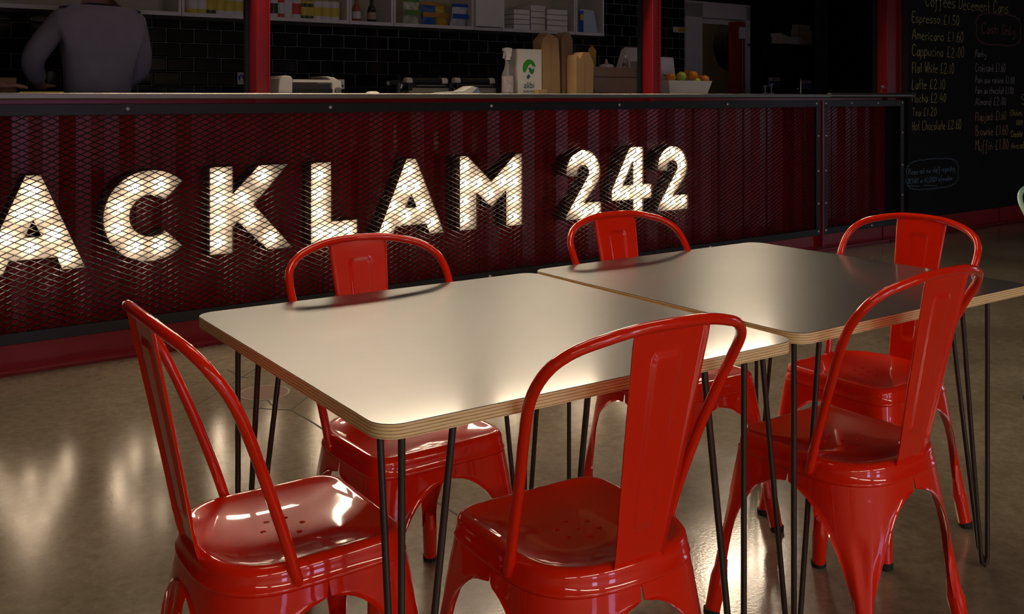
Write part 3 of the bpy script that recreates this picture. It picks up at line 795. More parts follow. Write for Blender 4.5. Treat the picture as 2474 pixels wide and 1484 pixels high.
def plates(u0, u1, v0, label, t=1.80):
    s0, s1 = S_(u0, t), S_(u1, t); h = Z_((u0+u1)/2, v0, t)-ZS; o = thing('paper_stack', label, 'stack', (s0+s1)/2, t, ZS, group='white stacks on the kitchen shelf')
    n = 4
    for i in range(n): MB().box(-(s1-s0)/2, (s1-s0)/2, -.08, .12, h*i/n, h*(i+1)/n-.003).build('carton', PLASTW, o, smooth=0, bevel=.004)
plates(1228, 1266, 24, 'white stack of cartons at the left of the plate cabinet')
plates(1269, 1303, 14, 'taller white stack of cartons in the middle of the plate cabinet')
plates(1308, 1357, 24, 'wide white stack of cartons at the right of the plate cabinet')
o = thing('blue_packet', 'blue and white packet leaning in the last shelf cabinet', 'packet', S_(1417, 1.78), 1.78, ZS, -.1)
MB().prism([(-.10, 0), (.11, 0), (.06, .20), (-.09, .21)], -.03, .05, 'y').build('pouch', mat('pale_blue_packet', (.42, .50, .58), .5), o, smooth=0, bevel=.01)
MB().box(-.10, -.055, -.033, -.03, .0, .19).build('blue_edge', BLUE, o, smooth=0); MB().box(-.09, -.06, -.036, -.033, .11, .16).build('yellow_spot', YELLOW, o, smooth=0)

# ------------------------------------------------------------------ things standing on the counter
def on_counter(name, label, cat, u, t, rot=0, group=None): return thing(name, label, cat, S_(u, t), t, ZT, rot, group)
def W(u0, u1, t): return S_(u1, t)-S_(u0, t)
def Hh(u, v, t): return Z_(u, v, t)-ZT
# contact grill
t = .34; o = on_counter('countertop_grill', 'white and chrome countertop grill right of the red post', 'grill', 657, t)
a, b, c = W(657, 691, t), W(657, 786, t), W(657, 808, t); hg = Hh(680, 183, t)
MB().prism([(0, 0), (a, 0), (a, hg*.86), (a*.85, hg*.97), (a*.6, hg), (a*.3, hg*.97), (a*.08, hg*.8), (0, hg*.3)], -.09, .12, 'y').build('end_housing', PLASTW, o, smooth=0, bevel=.006)
MB().prism([(-.085, .0), (.12, .0), (.12, hg*.75), (.06, hg*.85), (-.02, hg*.82), (-.075, hg*.55)], a, b, 'x').build('roll_top', CHROME, o, smooth=50)
MB().box(a, b, -.092, -.086, .004, hg*.26).build('dark_slot', PLASTB, o, smooth=0)
MB().box(a, b, -.094, -.086, hg*.62, hg*.78).build('chrome_band', PLASTW, o, smooth=0)
MB().prism([(b, 0), (c, 0), (c, hg*.68), (b+.01, hg*.92), (b-.03, hg*.98), (b-.06, hg*.97), (b-.035, hg*.93), (b-.002, hg*.74)], -.09, .12, 'y').build('end_housing', PLASTW, o, smooth=0, bevel=.004)
MB().lathe([(.020, 0), (.018, -.014), (.004, -.016)], 18, ((b+c)/2+.004, -.09, hg*.16), 'y').build('knob', STEEL, o)
t = .46; o = on_counter('power_socket', 'white power socket box with black holes beside the grill', 'socket', 805, t)
a = W(805, 829, t); z0, z1 = .025, Hh(815, 192, t)
MB().box(0, a, -.02, .02, z0, z1).build('box', PLASTW, o, smooth=0, bevel=.003); MB().box(a*.3, a*.7, -.01, .015, 0, z0).build('stem', PLASTW, o, smooth=0)
for x, z in ((.22, .70), (.40, .70), (.22, .84), (.40, .84), (.63, .62), (.50, .34), (.78, .34)):
    MB().box(a*x-.005, a*x+.005, -.0225, -.02, z0+(z1-z0)*z-.006, z0+(z1-z0)*z+.006).build('pin_hole', PLASTB, o, smooth=0)
# film dispensers
t = .42
for i, (u0, u1) in enumerate(((975, 1090), (1092, 1203))):
    o = on_counter('film_dispenser', 'black cling film dispenser on the counter, %s one' % ('left' if i == 0 else 'right'), 'dispenser', u0, t, group='film dispensers on the counter')
    wd = W(u0, u1, t); h = Hh(u0, 190, t)
    MB().box(0.01, wd, -.05, .10, 0, h*.38).build('base', CREAM, o, smooth=0, bevel=.003)
    MB().prism([(-.055, h*.38), (.10, h*.38), (.10, h*.62), (-.045, h*.66)], .0, wd-.01, 'x').build('cover', PLASTB, o, smooth=0)
    MB().tube([(.03, 0, h*.82), (wd-.03, 0, h*.82)], .022, 14).build('roll', PLASTB, o)
    for x in (.03, wd-.06): MB().tube([(x-.02, 0, h*.82), (x+.02, 0, h*.82)], .0245, 14).build('roll_end', PLASTW, o)
    MB().box(wd-.05, wd-.015, -.06, .10, 0, h*.7).build('end_cheek', PLASTB, o, smooth=0, bevel=.004)
    MB().box(.0, .03, -.058, .10, h*.2, h*.72).build('end_cheek', PLASTB, o, smooth=0, bevel=.004)
    MB().box(.06, wd-.08, -.0575, -.054, h*.50, h*.56).build('cutter_bar', STEEL, o, smooth=0)
o = on_counter('machine_head', 'black pump head and fittings left of the film dispensers', 'machine', 938, .40)
MB().tube([(0, 0, .06), (.06, 0, .065), (.12, 0, .05)], .016, 10).build('pipe', PLASTB, o); MB().tube([(.07, 0, 0), (.07, 0, .065)], .02, 10).build('post', PLASTB, o)
MB().tube([(.07, -.03, .03), (.075, -.035, .055)], .006, 8).build('lever', PLASTW, o); MB().ball((0, 0, .06), .016, 10, 7).build('tip', STEEL, o)
o = on_counter('paper_sheet', 'white sheets of paper lying in front of the film dispensers', 'paper', 1055, .22)
wd = W(1055, 1150, .22); MB().prism([(0, 0), (wd, 0), (wd*.93, .035), (wd*.80, .045), (wd*.55, .014), (.02, .006)], -.05, .06, 'y').build('curled_sheet', PLASTW, o, smooth=0)
MB().prism([(wd*.78, .006), (wd*.98, .004), (wd*.93, .040)], -.052, -.05, 'y').build('blue_corner', mat('grey_blue_print', (.16, .24, .38), .5), o, smooth=0)
o = on_counter('upturned_saucer', 'small white saucer upside down on the counter', 'saucer', 900, .20); MB().lathe([(.040, 0), (.034, .008), (.018, .012)], 20).build('dish', PLASTW, o)
# spray bottle
t = .26; o = on_counter('spray_bottle', 'clear spray bottle with a white trigger head', 'bottle', 1226, t); h = Hh(1226, 115, t)
MB().lathe([(.036, 0), (.037, .006), (.037, h*.42), (.022, h*.55), (.017, h*.62), (.015, h*.74)], 18).build('bottle_body', GLASS, o)
MB().lathe([(.0375, h*.02), (.0375, h*.38)], 18).build('printed_label', mat('clear_red_print', (.5, .42, .42), .4, var=.3, vscale=40), o)
MB().lathe([(.019, h*.73), (.019, h*.82)], 14).build('collar', PLASTW, o)
MB().prism([(-.018, h*.80), (.022, h*.80), (.026, h*.93), (.030, h*.985), (.0, h), (-.032, h*.985), (-.034, h*.93), (-.020, h*.90)], -.014, .014, 'y').build('spray_head', PLASTW, o, smooth=0, bevel=.003)
MB().prism([(-.020, h*.90), (-.030, h*.90), (-.034, h*.76), (-.028, h*.76)], -.006, .006, 'y').build('trigger', PLASTW, o, smooth=0)
MB().tube([(0, 0, .01), (.002, 0, h*.7)], .003, 6).build('dip_tube', PLASTW, o)
# white drinks carton with the green emblem
t = .24; o = on_counter('drinks_carton', 'white drinks carton with a green swirl and the word alibi', 'carton', 1251, t)
wd, h = W(1251, 1309, t), Hh(1280, 119, t)
MB().box(0, wd, 0, .14, 0, h).build('box', PLASTW, o, smooth=0, bevel=.002)
cx0, cz0 = wd*.47, h*.565; R0 = wd*.27
def emblem(pts): return [(cx0+x*R0, cz0+z*R0*1.12) for x, z in pts]
outer = [(math.cos(math.radians(a)), math.sin(math.radians(a))) for a in range(200, 9, -10)]
inner = [(.62*math.cos(math.radians(a))+.12, .55*math.sin(math.radians(a))+.30) for a in range(20, 200, 12)]
MB().prism(emblem(outer+[(.55, .28)]+[(.2, .55), (-.1, .35), (-.35, .0), (-.6, -.45)]), -.0012, 0, 'y').build('emblem_crescent', GREENP, o, smooth=0)
MB().prism(emblem([(-.1, .05), (.15, .12), (.35, -.05), (.55, -.1), (.72, .15), (.78, -.2), (.6, -.55), (.3, -.62), (.05, -.42)]), -.0013, 0, 'y').build('emblem_swirl', mat('mid_green_print', (.02, .20, .05), .5), o, smooth=0)
MB().prism(emblem([(-.45, -.95), (-.1, -.62), (.2, -.85), (-.15, -1.2)]), -.0012, 0, 'y').build('emblem_leaf', TEALP, o, smooth=0)
def text_part(txt, size, x, z, parent, m, y=-.0015, width=None):
    cu = bpy.data.curves.new('lettering', 'FONT'); cu.body = txt; cu.size = size; cu.extrude = .0004; cu.align_x = 'CENTER'
    tmp = bpy.data.objects.new('tmp', cu); COL.objects.link(tmp); bpy.context.view_layer.update()
    me = bpy.data.meshes.new_from_object(tmp.evaluated_get(bpy.context.evaluated_depsgraph_get())); bpy.data.objects.remove(tmp)
    if width:
        xs = [v.co.x for v in me.vertices]; k = width/(max(xs)-min(xs)); me.transform(Matrix.Diagonal((k, 1, 1, 1)))
    me.transform(Matrix.Translation((x, y, z)) @ Matrix.Rotation(PI/2, 4, 'X')); me.materials.clear(); me.materials.append(m); me.name = 'lettering'
    return link('lettering', me, parent)
text_part('alibi', h*.20, wd*.46, h*.125, o, TEALP, width=wd*.42)
text_part('health drink', h*.062, wd*.47, h*.035, o, PLASTB, width=wd*.50)
# wooden block, kraft cartons
t = .20; o = on_counter('wooden_block', 'small pale wooden block at the foot of the tall kraft carton', 'block', 1300, t); MB().box(0, W(1300, 1322, t), 0, .05, 0, .026).build('block', mat('pale_wood', (.5, .33, .15), .6), o, smooth=0, bevel=.002)
def kraft(u0, u1, v0, t, label, m, notch, fold=.0, d=.10):
    o = on_counter('kraft_carton', label, 'carton', u0, t, group='folded kraft cartons on the counter'); wd = W(u0, u1, t); h = Hh((u0+u1)/2, v0, t)
    MB().prism([(x*wd, z*h) for x, z in notch], 0, d, 'y').build('carton_body', m, o, smooth=0, bevel=.002)
    MB().box(.004, wd*.9, d*.3, d*.7, h*.05, h*.86).build('nested_carton', m, o, smooth=0)
    MB().box(wd*.46, wd*.475, -.0012, 0, .01, h*.84).build('crease', KRAFTD, o, smooth=0)
kraft(1310, 1354, 80, .24, 'tallest pale kraft carton beside the white drinks carton', KRAFT, [(.03, 0), (1, 0), (.97, .5), (.90, .90), (.62, .97), (.30, 1), (.22, .955), (.04, .90), (0, .84)])
kraft(1356, 1391, 78, .27, 'tall darker kraft carton behind the pale one', mat('dark_kraft_card', (.24, .15, .085), .8, var=.07), [(.05, 0), (1, 0), (.86, .45), (.80, .88), (.62, .98), (.38, 1), (.12, .95), (0, .88)])  # darker brown card than the other cartons
kraft(1392, 1435, 122, .16, 'short kraft carton with open flaps', KRAFT, [(.02, 0), (.96, 0), (1, .62), (.98, .72), (.80, .90), (.72, .96), (.38, .96), (.22, .80), (.02, .90), (0, .78)])
o = on_counter('kraft_flap', 'loose kraft lid standing behind the short carton', 'lid', 1424, .36); MB().prism([(0, .0), (.06, 0), (.062, .30), (.03, .335), (0, .31)], 0, .012, 'y').build('card', mat('yellow_kraft_card', (.42, .28, .07), .8), o, smooth=0)
t = .26; o = on_counter('cardboard_box', 'mauve-brown cardboard box left of the middle red post', 'box', 1436, t); wd, h = W(1436, 1556, t), Hh(1500, 163, t)
MB().box(0, wd, 0, .22, 0, h).build('box', KRAFTD, o, smooth=0, bevel=.003); MB().box(0, wd, -.001, .0, h*.62, h*.64).build('lid_seam', PLASTB, o, smooth=0)
text_part('Kraft', h*.18, wd*.6, h*.68, o, mat('dark_brown_print', (.10, .06, .05), .7), y=-.001) if False else None
HB = h
def on_box(name, label, cat, u, t): return thing(name, label, cat, S_(u, t), t, ZT+HB, group='condiments on the cardboard box')
o = on_box('sauce_bottle', 'white squeeze bottle with a pointed nozzle on the cardboard box', 'bottle', 1465, .36); hb = Z_(1465, 142, .36)-ZT-HB
MB().lathe([(.048, 0), (.050, .01), (.048, hb*.32), (.020, hb*.42)], 18).build('shoulder', PLASTW, o); MB().lathe([(.016, hb*.40), (.010, hb*.75), (.004, hb)], 14).build('nozzle', mat('salmon_plastic', (.55, .30, .22), .5), o)
o = on_box('condiment_bottle', 'small clear bottle with a brown label on the cardboard box', 'bottle', 1511, .34); MB().lathe([(.022, 0), (.022, .05), (.012, .065), (.012, .085)], 14).build('bottle', GLASS, o); MB().lathe([(.0228, .012), (.0228, .032)], 14).build('label_band', BROWNP, o); MB().lathe([(.0135, .07), (.0135, .09)], 12).build('cap', PLASTW, o)
o = on_box('condiment_tub', 'low white tub on the cardboard box by the post', 'tub', 1536, .36); MB().lathe([(.035, 0), (.040, .045), (.042, .05)], 18).build('tub', PLASTW, o)
t = .50; o = on_counter('tablet_stand', 'tilted white stand behind the cardboard box', 'stand', 1484, t); wd, h = W(1484, 1552, t), Hh(1510, 114, t)
MB().prism([(0, .10), (wd, .10), (wd, h), (wd*.42, h), (wd*.30, h*.93)], 0, .02, 'y').build('sheet', PLASTW, o, smooth=0, bevel=.002); MB().box(wd*.3, wd*.36, .0, .03, 0, .12).build('leg', PLASTW, o, smooth=0); MB().box(wd*.8, wd*.86, .0, .03, 0, .12).build('leg', PLASTW, o, smooth=0)
t = .50; o = on_counter('till_display', 'white till display right of the middle red post', 'till', 1588, t); wd, h = W(1588, 1638, t), Hh(1610, 138, t)
MB().prism([(0, 0), (wd, 0), (wd*.86, h*.6), (wd*.78, h), (0, h)], 0, .09, 'y').build('housing', PLASTW, o, smooth=0, bevel=.005); MB().box(wd*.26, wd*.78, -.002, 0, h*.80, h*.95).build('screen', mat('pale_screen', (.72, .72, .72), .3), o, smooth=0)
MB().tube(catmull([(wd*.25, -.01, h*.52), (wd*.5, -.02, h*.42), (wd*.4, -.02, h*.2), (wd*.6, -.02, .02), (wd*.25, -.02, .012)], 6), .0025, 6).build('cable', PLASTB, o)
# fruit bowl and its fruit
t = .24; ub0, ub1 = 1611, 1716; o = on_counter('fruit_bowl', 'white rectangular bowl of fruit on the counter', 'bowl', ub0, t); wd, h = W(ub0, ub1, t), Hh(1660, 195, t)
k = .03
MB().add([(k, .0, 0), (wd-k, .0, 0), (wd-k, .17, 0), (k, .17, 0), (0, -.02, h), (wd, -.02, h), (wd, .19, h), (0, .19, h), (.006, -.014, h), (wd-.006, -.014, h), (wd-.006, .184, h), (.006, .184, h), (k+.004, .005, .006), (wd-k-.004, .005, .006), (wd-k-.004, .165, .006), (k+.004, .165, .006)],
  [(3, 2, 1, 0), (0, 1, 5, 4), (1, 2, 6, 5), (2, 3, 7, 6), (3, 0, 4, 7), (4, 5, 9, 8), (5, 6, 10, 9), (6, 7, 11, 10), (7, 4, 8, 11), (8, 9, 13, 12), (9, 10, 14, 13), (10, 11, 15, 14), (11, 8, 12, 15), (12, 13, 14, 15)]).build('bowl', PLASTW, o, smooth=0)
for (u, v, r, tt, m, nm, lab) in ((1621, 187, .036, .30, ORANGE, 'orange', 'orange at the left end of the fruit bowl'), (1646, 185, .038, .29, APPLE, 'apple', 'green apple between oranges in the fruit bowl'), (1661, 180, .036, .37, ORANGE, 'orange', 'orange at the top of the heap behind the apple'),
        (1674, 183, .038, .30, ORANGE, 'orange', 'large orange right of the green apple'), (1690, 191, .034, .34, ORANGE, 'orange', 'orange half hidden behind the large one'), (1703, 192, .034, .29, ORANGE, 'orange', 'orange at the right end of the fruit bowl'),
        (1634, 196, .034, .36, APPLE, 'apple', 'green apple low in the bowl at the left'), (1683, 198, .034, .28, APPLE, 'apple', 'green apple low in the bowl at the right')):
    f_ = thing(nm, lab, nm, S_(u, tt), tt, Z_(u, v, tt), group='fruit in the bowl')
    MB().ball((0, 0, 0), r, 16, 10, (1, 1, .93)).build('flesh', m, f_); MB().tube([(0, 0, r*.86), (.002, 0, r*1.05)], .002, 6).build('stalk', BROWNP, f_)
# sink corner behind the counter: shelf, signs, tap, soap
tb = 1.95
o = thing('dark_shelf', 'dark wall shelf carrying white boxes at the back right', 'shelf', S_(1845, 1.8), 1.75, Z_(1900, 107, 1.8)); wd = 1.0
MB().box(0, .84, 0, .25, -.02, 0).build('board', BLACKST, o, smooth=0); MB().box(.2, .22, .02, .25, -.12, -.02).build('bracket', BLACKST, o, smooth=0)
zs = Z_(1900, 107, 1.8)
o = thing('folded_cloth', 'crumpled white bag on the dark back shelf', 'bag', S_(1880, 1.8), 1.80, zs); MB().prism([(0, 0), (.42, 0), (.44, .045), (.30, .085), (.14, .075), (.05, .10), (-.02, .115), (.02, .05)], -.05, .10, 'y').build('bag', PLASTW, o, smooth=0, bevel=.012)
o = thing('white_tub', 'stack of white tubs on the dark back shelf', 'tub', S_(1924, 1.92), 1.95, zs); MB().box(0, .27, -.04, .045, 0, .17).build('tub', PLASTW, o, smooth=0, bevel=.01); MB().box(.01, .24, -.035, .04, .17, .235).build('tub', PLASTW, o, smooth=0, bevel=.01)
for i, (u0, u1, v0, v1, tt, lab) in enumerate(((1858, 1885, 187, 211, 1.9, 'blue and white notice beside the soap dispensers'), (1937, 1960, 194, 215, 1.5, 'blue and white notice behind the tap'), (574, 592, 175, 204, 2.045, 'blue and white safety sign on the tiles by the red post'))):
    o = thing('safety_notice', lab, 'sign', S_(u0, tt), tt, Z_(u0, v1, tt), group='blue notices in the kitchen'); wd, h = S_(u1, tt)-S_(u0, tt), Z_(u0, v0, tt)-Z_(u0, v1, tt)
    MB().box(0, wd, 0, .004, 0, h).build('card', PLASTW, o, smooth=0)
    if i < 2:
        MB().box(.006, wd-.006, -.001, 0, .006, h*.62).build('blue_field', BLUE, o, smooth=0); MB().lathe([(h*.1, -.001), (h*.1, 0)], 16, (wd*.42, 0, h*.8), 'y').build('symbol', BLUE, o)
        for k in range(2): MB().box(wd*.2, wd*.8, -.002, -.001, h*(.18+k*.2), h*(.24+k*.2)).build('print_line', PLASTW, o, smooth=0)
        Z0N = 1.20-Z_(u0, v1, tt)
        if i == 1: MB().box(-.02, wd+.1, .004, .02, Z0N, h+.1).build('splash_board', BLACKST, o, smooth=0)
    else:
        MB().lathe([(wd*.42, -.001), (wd*.42, 0)], 24, (wd*.5, 0, h*.55), 'y').build('blue_disc', BLUE, o); MB().prism([(wd*.42, h*.72), (wd*.58, h*.72), (wd*.58, h*.5), (wd*.78, h*.42), (wd*.6, h*.28), (wd*.36, h*.3), (wd*.3, h*.45), (wd*.42, h*.5)], -.002, -.001, 'y').build('hand_symbol', PLASTW, o, smooth=0)
t = 1.2; o = thing('sink_tap', 'tall chrome swan-neck tap over the sink', 'tap', S_(1935, t), t, 1.20); h = Z_(1935, 177, t)-1.20; wd = S_(1977, t)-S_(1935, t)
MB().tube(catmull([(0, 0, 0), (0, 0, h*.6), (.01, 0, h*.85), (.07, 0, h*.985), (.16, 0, h), (wd-.05, 0, h), (wd-.005, 0, h*.93), (wd, 0, h*.80)], 6), .011, 10).build('spout', CHROME, o)
MB().lathe([(.022, 0), (.02, .05)], 14).build('collar', CHROME, o); MB().tube([(-.03, 0, .05), (-.055, -.01, .10)], .010, 8).build('lever', CHROME, o); MB().ball((-.055, -.01, .105), .016, 10, 7).build('lever_knob', CHROME, o)
struct('trim_1', MB().box(4.9, 7.8, 1.0, 1.6, 1.17, 1.20), STEEL, label='steel sink worktop behind the bar')
for i, u in enumerate((1849, 1864)):
    o = thing('soap_dispenser', 'white soap pump by the sink, %s one' % ('left' if i == 0 else 'right'), 'dispenser', S_(u, 1.25), 1.25, 1.20, group='soap pumps by the sink')
    MB().lathe([(.032, 0), (.034, .01), (.032, .055), (.012, .07)], 14).build('bottle', PLASTW, o); hh = Z_(u, 208 if i == 0 else 204, 1.25)-1.20
    MB().tube([(0, 0, .07), (0, 0, hh-.01)], .006, 8).build('stem', PLASTW, o); MB().tube([(-.028, 0, hh-.006), (0, 0, hh), (.02, 0, hh)], .008, 8).build('pump_head', PLASTW, o)
struct('trim_2', MB().box(S_(1979, .9), 6.12, .80, .86, 1.0, 2.56), BLACKST, label='black panel closing the right end of the kitchen')
o = thing('padlock', 'round steel hasp at the foot of the right red post', 'hasp', S_(2130, .09), .085, 1.285); MB().lathe([(.016, 0), (.02, -.006), (.016, -.014), (.004, -.016)], 14, (0, 0, .03), 'y').build('boss', STEEL, o); MB().tube([(-.005, -.004, .02), (-.02, -.004, -.005), (-.022, -.004, -.03)], .003, 6).build('chain', STEEL, o)
# left end of the counter
o = on_counter('yellow_ruler', 'yellow strip lying along the counter in front of the cook', 'strip', 48, .20); MB().box(0, W(48, 155, .20), 0, .03, 0, .006).build('strip', YELLOW, o, smooth=0)
t = .50; o = on_counter('timber_box', 'brown box behind the resting hand at the far left', 'box', -40, t); MB().box(0, W(-40, 40, t), 0, .2, 0, Hh(0, 187, t)).build('box', BROWNP, o, smooth=0, bevel=.003)

# ------------------------------------------------------------------ chalk writing
G = {'a':"35 15 03 12 22 35 32",'b':"08 02 22 33 34 25 05",'c':"35 15 04 03 12 32",'d':"35 15 04 03 12 32;38 32",'e':"04 34 25 15 04 03 12 32",'f':"38 28 17 10 00;05 25",'g':"35 15 04 03 12 32;35 31 20 00",
'h':"08 02;04 15 25 34 32",'i':"05 02;07 06",'j':"25 21 10 00;27 26",'k':"08 02;25 03 22",'l':"08 03 12",'m':"05 02;04 15 24 22;24 35 44 42",'n':"05 02;04 15 25 34 32",'o':"15 04 03 12 22 33 34 25 15",'p':"05 00;05 25 34 33 22 02",
'r':"05 02;04 15 25",'s':"35 15 04 33 22 02",'t':"18 13 22;05 25",'u':"05 03 12 22 33;35 32",'v':"05 12 25",'w':"05 12 24 32 45",'x':"05 32;35 02",'y':"05 13 23;35 31 20 00",
'A':"02 28 42;14 34",'B':"02 08 28 37 26 05;05 25 34 33 22 02",'C':"47 38 18 06 04 12 32 43",'D':"02 08 28 36 34 22 02",'E':"38 08 02 32;05 25",'F':"38 08 02;05 25",'G':"37 18 06 04 12 32 34 24",'H':"08 02;38 32;05 35",
'I':"08 02",'L':"08 02 32",'M':"02 08 25 48 42",'N':"02 08 32 38",'O':"18 06 04 12 22 34 36 28 18",'P':"02 08 28 37 36 25 05",'R':"02 08 28 37 36 25 05;15 32",'S':"37 28 18 07 06 34 33 22 12 03",'T':"08 48;28 22",'W':"08 12 26 32 48",'Y':"08 25 48;25 22",
'0':"18 06 04 12 22 34 36 28 18",'1':"18 12",'2':"07 18 28 37 36 02 42",'4':"28 04 44;36 32",'3':"07 18 28 37 36 25 15;25 34 33 22 12 03",'5':"38 08 05 25 34 33 22 02",'7':"08 38 12",'9':"35 15 06 07 18 28 37 33 22",'6':"28 06 03 12 22 33 34 25 05",'8':"18 07 06 25 33 22 12 03 05 26 27 18",'£':"38 28 17 12;04 24;02 12 42",'.':"12 13",',':"13 01",'-':"15 16"}
GW = {'i':1,'l':1.6,'I':1,'1':2,'.':1.6,',':1.6,' ':2.2,'m':4,'w':4,'M':4,'W':4,'T':4,'A':4,'Y':4,'C':4,'2':4,'4':4,'£':4,'r':2,'t':2,'-':2}
CHM = {}
def chalk(col): return mat('chalk_%d_%d_%d' % tuple(int(c*100) for c in col), col, .95, var=.25, vscale=60, spec=.1)
TB = .0295
def stroke_obj(strokes, col, wd):
    cu = bpy.data.curves.new('chalk_writing', 'CURVE'); cu.dimensions = '3D'; cu.bevel_depth = wd; cu.bevel_resolution = 0; cu.use_fill_caps = True
    for st in strokes:
        sp = cu.splines.new('POLY'); sp.points.add(len(st)-1)
        for p, (s, z) in zip(sp.points, st): p.co = (s, TB, z, 1)
    tmp = bpy.data.objects.new('tmp', cu); COL.objects.link(tmp)
    me = bpy.data.meshes.new_from_object(tmp.evaluated_get(bpy.context.evaluated_depsgraph_get())); bpy.data.objects.remove(tmp)
    for v in me.vertices: v.co.y = TB+(v.co.y-TB)*.25
    me.materials.clear(); me.materials.append(chalk(col)); me.name = 'chalk_writing'
    return link('chalk_writing', me, cb)
def write(txt, u0, v0, u1, cap, col, wd=.0032, v1=None):
    s0, s1 = S_(u0, TB), S_(u1, TB); z0 = Z_(u0, v0, TB); zh = Z_(u0, v0-cap, TB)-z0
    adv = 0; items = []
    for ch in txt:
        items.append((ch, adv)); adv += GW.get(ch, 3)+.9
    k = (s1-s0)/adv; hz = zh/6; strokes = []
    rnd = random.Random(txt)
    for ch, x in items:
        if ch not in G: continue
        jy = rnd.uniform(-.25, .25); js = rnd.uniform(.92, 1.08)
        for part in G[ch].split(';'):
            pts = [(int(p[0]), int(p[1:])-2) for p in part.split()]
            q = [Vector((s0+(x+a*js*.85+.07*b)*k, z0+(b*js+jy)*hz, 0)) for a, b in pts]
            q = catmull(q, 3) if len(q) > 2 else q
            strokes.append([(p.x, p.y) for p in q])
    return stroke_obj(strokes, col, wd)
YC = (.62, .58, .22); PC = (.75, .40, .26); BC = (.22, .42, .60); WC = (.50, .50, .48); RC_ = (.42, .16, .15)
write('Coffees Decement Cans', 2236, 13, 2438, 30, YC)
for tx, v, u, cap in (('Espresso £1.50', 52, 2319, 23), ('Americano £1.60', 94, 2329, 24), ('Cappucino £2.00', 133, 2331, 25), ('Flat White £2.10', 175, 2306, 24), ('Latte £2.10', 214, 2285, 23), ('Mocha £2.40', 247, 2287, 21), ('Tea £1.20', 280, 2264, 19), ('Hot Chocolate £2.60', 315, 2323, 22)):
    write(tx, 2204, v, u, cap, YC)
for tx, v, u, cap, c in (('Pastry', 137, 2383, 15, WC), ('Croissant £1.60', 172, 2430, 19, WC), ('Pain aux raisins £1.80', 200, 2452, 16, WC), ('Pain au chocolat £1.80', 226, 2450, 16, WC), ('Almond £2.00', 254, 2432, 18, WC),
                       ('Flapjack £1.60', 291, 2432, 20, PC), ('Brownie £1.60', 328, 2436, 22, PC), ('Muffin £1.80', 364, 2438, 24, PC)):
    write(tx, 2357, v, u, cap, c)
write('Cash Only', 2372, 79, 2455, 24, RC_)
for tx, u0, v, u, cap in (('-Chicken,', 2439, 279, 2471, 14), ('HAM', 2456, 303, 2472, 13), ('-Cheddar C', 2440, 331, 2480, 15), ('-Avocado', 2440, 360, 2479, 15), ('S', 2467, 253, 2480, 24)):
    write(tx, u0, v, u, cap, YC)
write('Please ask our staff regarding', 2195, 422, 2308, 13, BC, .0024)
write('DIETARY or ALLERGEN information', 2193, 445, 2302, 12, BC, .0024)
def cloud(u0, u1, v0, v1, n, col):
    s0, s1 = S_(u0, TB), S_(u1, TB); z0, z1 = Z_(u0, v1, TB), Z_(u0, v0, TB); pts = []
    for i in range(n*8+1):
        a = 2*PI*i/(n*8); e = .55
        x = math.copysign(abs(math.cos(a))**e, math.cos(a)); z = math.copysign(abs(math.sin(a))**e, math.sin(a))
        r = 1+.05*abs(math.sin(a*n/2)); pts.append(((s0+s1)/2+(s1-s0)/2*x*r*.96, (z0+z1)/2+(z1-z0)/2*z*r*.95))
    return pts
stroke_obj([cloud(2189, 2316, 388, 463, 22, BC)], BC, .0024)
stroke_obj([cloud(2358, 2467, 27, 107, 16, RC_)], RC_, .003)
stroke_obj([[(S_(a, TB), Z_(a, v, TB)), (S_(b, TB), Z_(b, v+1, TB))] for a, b, v in ((2193, 2222, 449), (2232, 2264, 448))], BC, .0024)

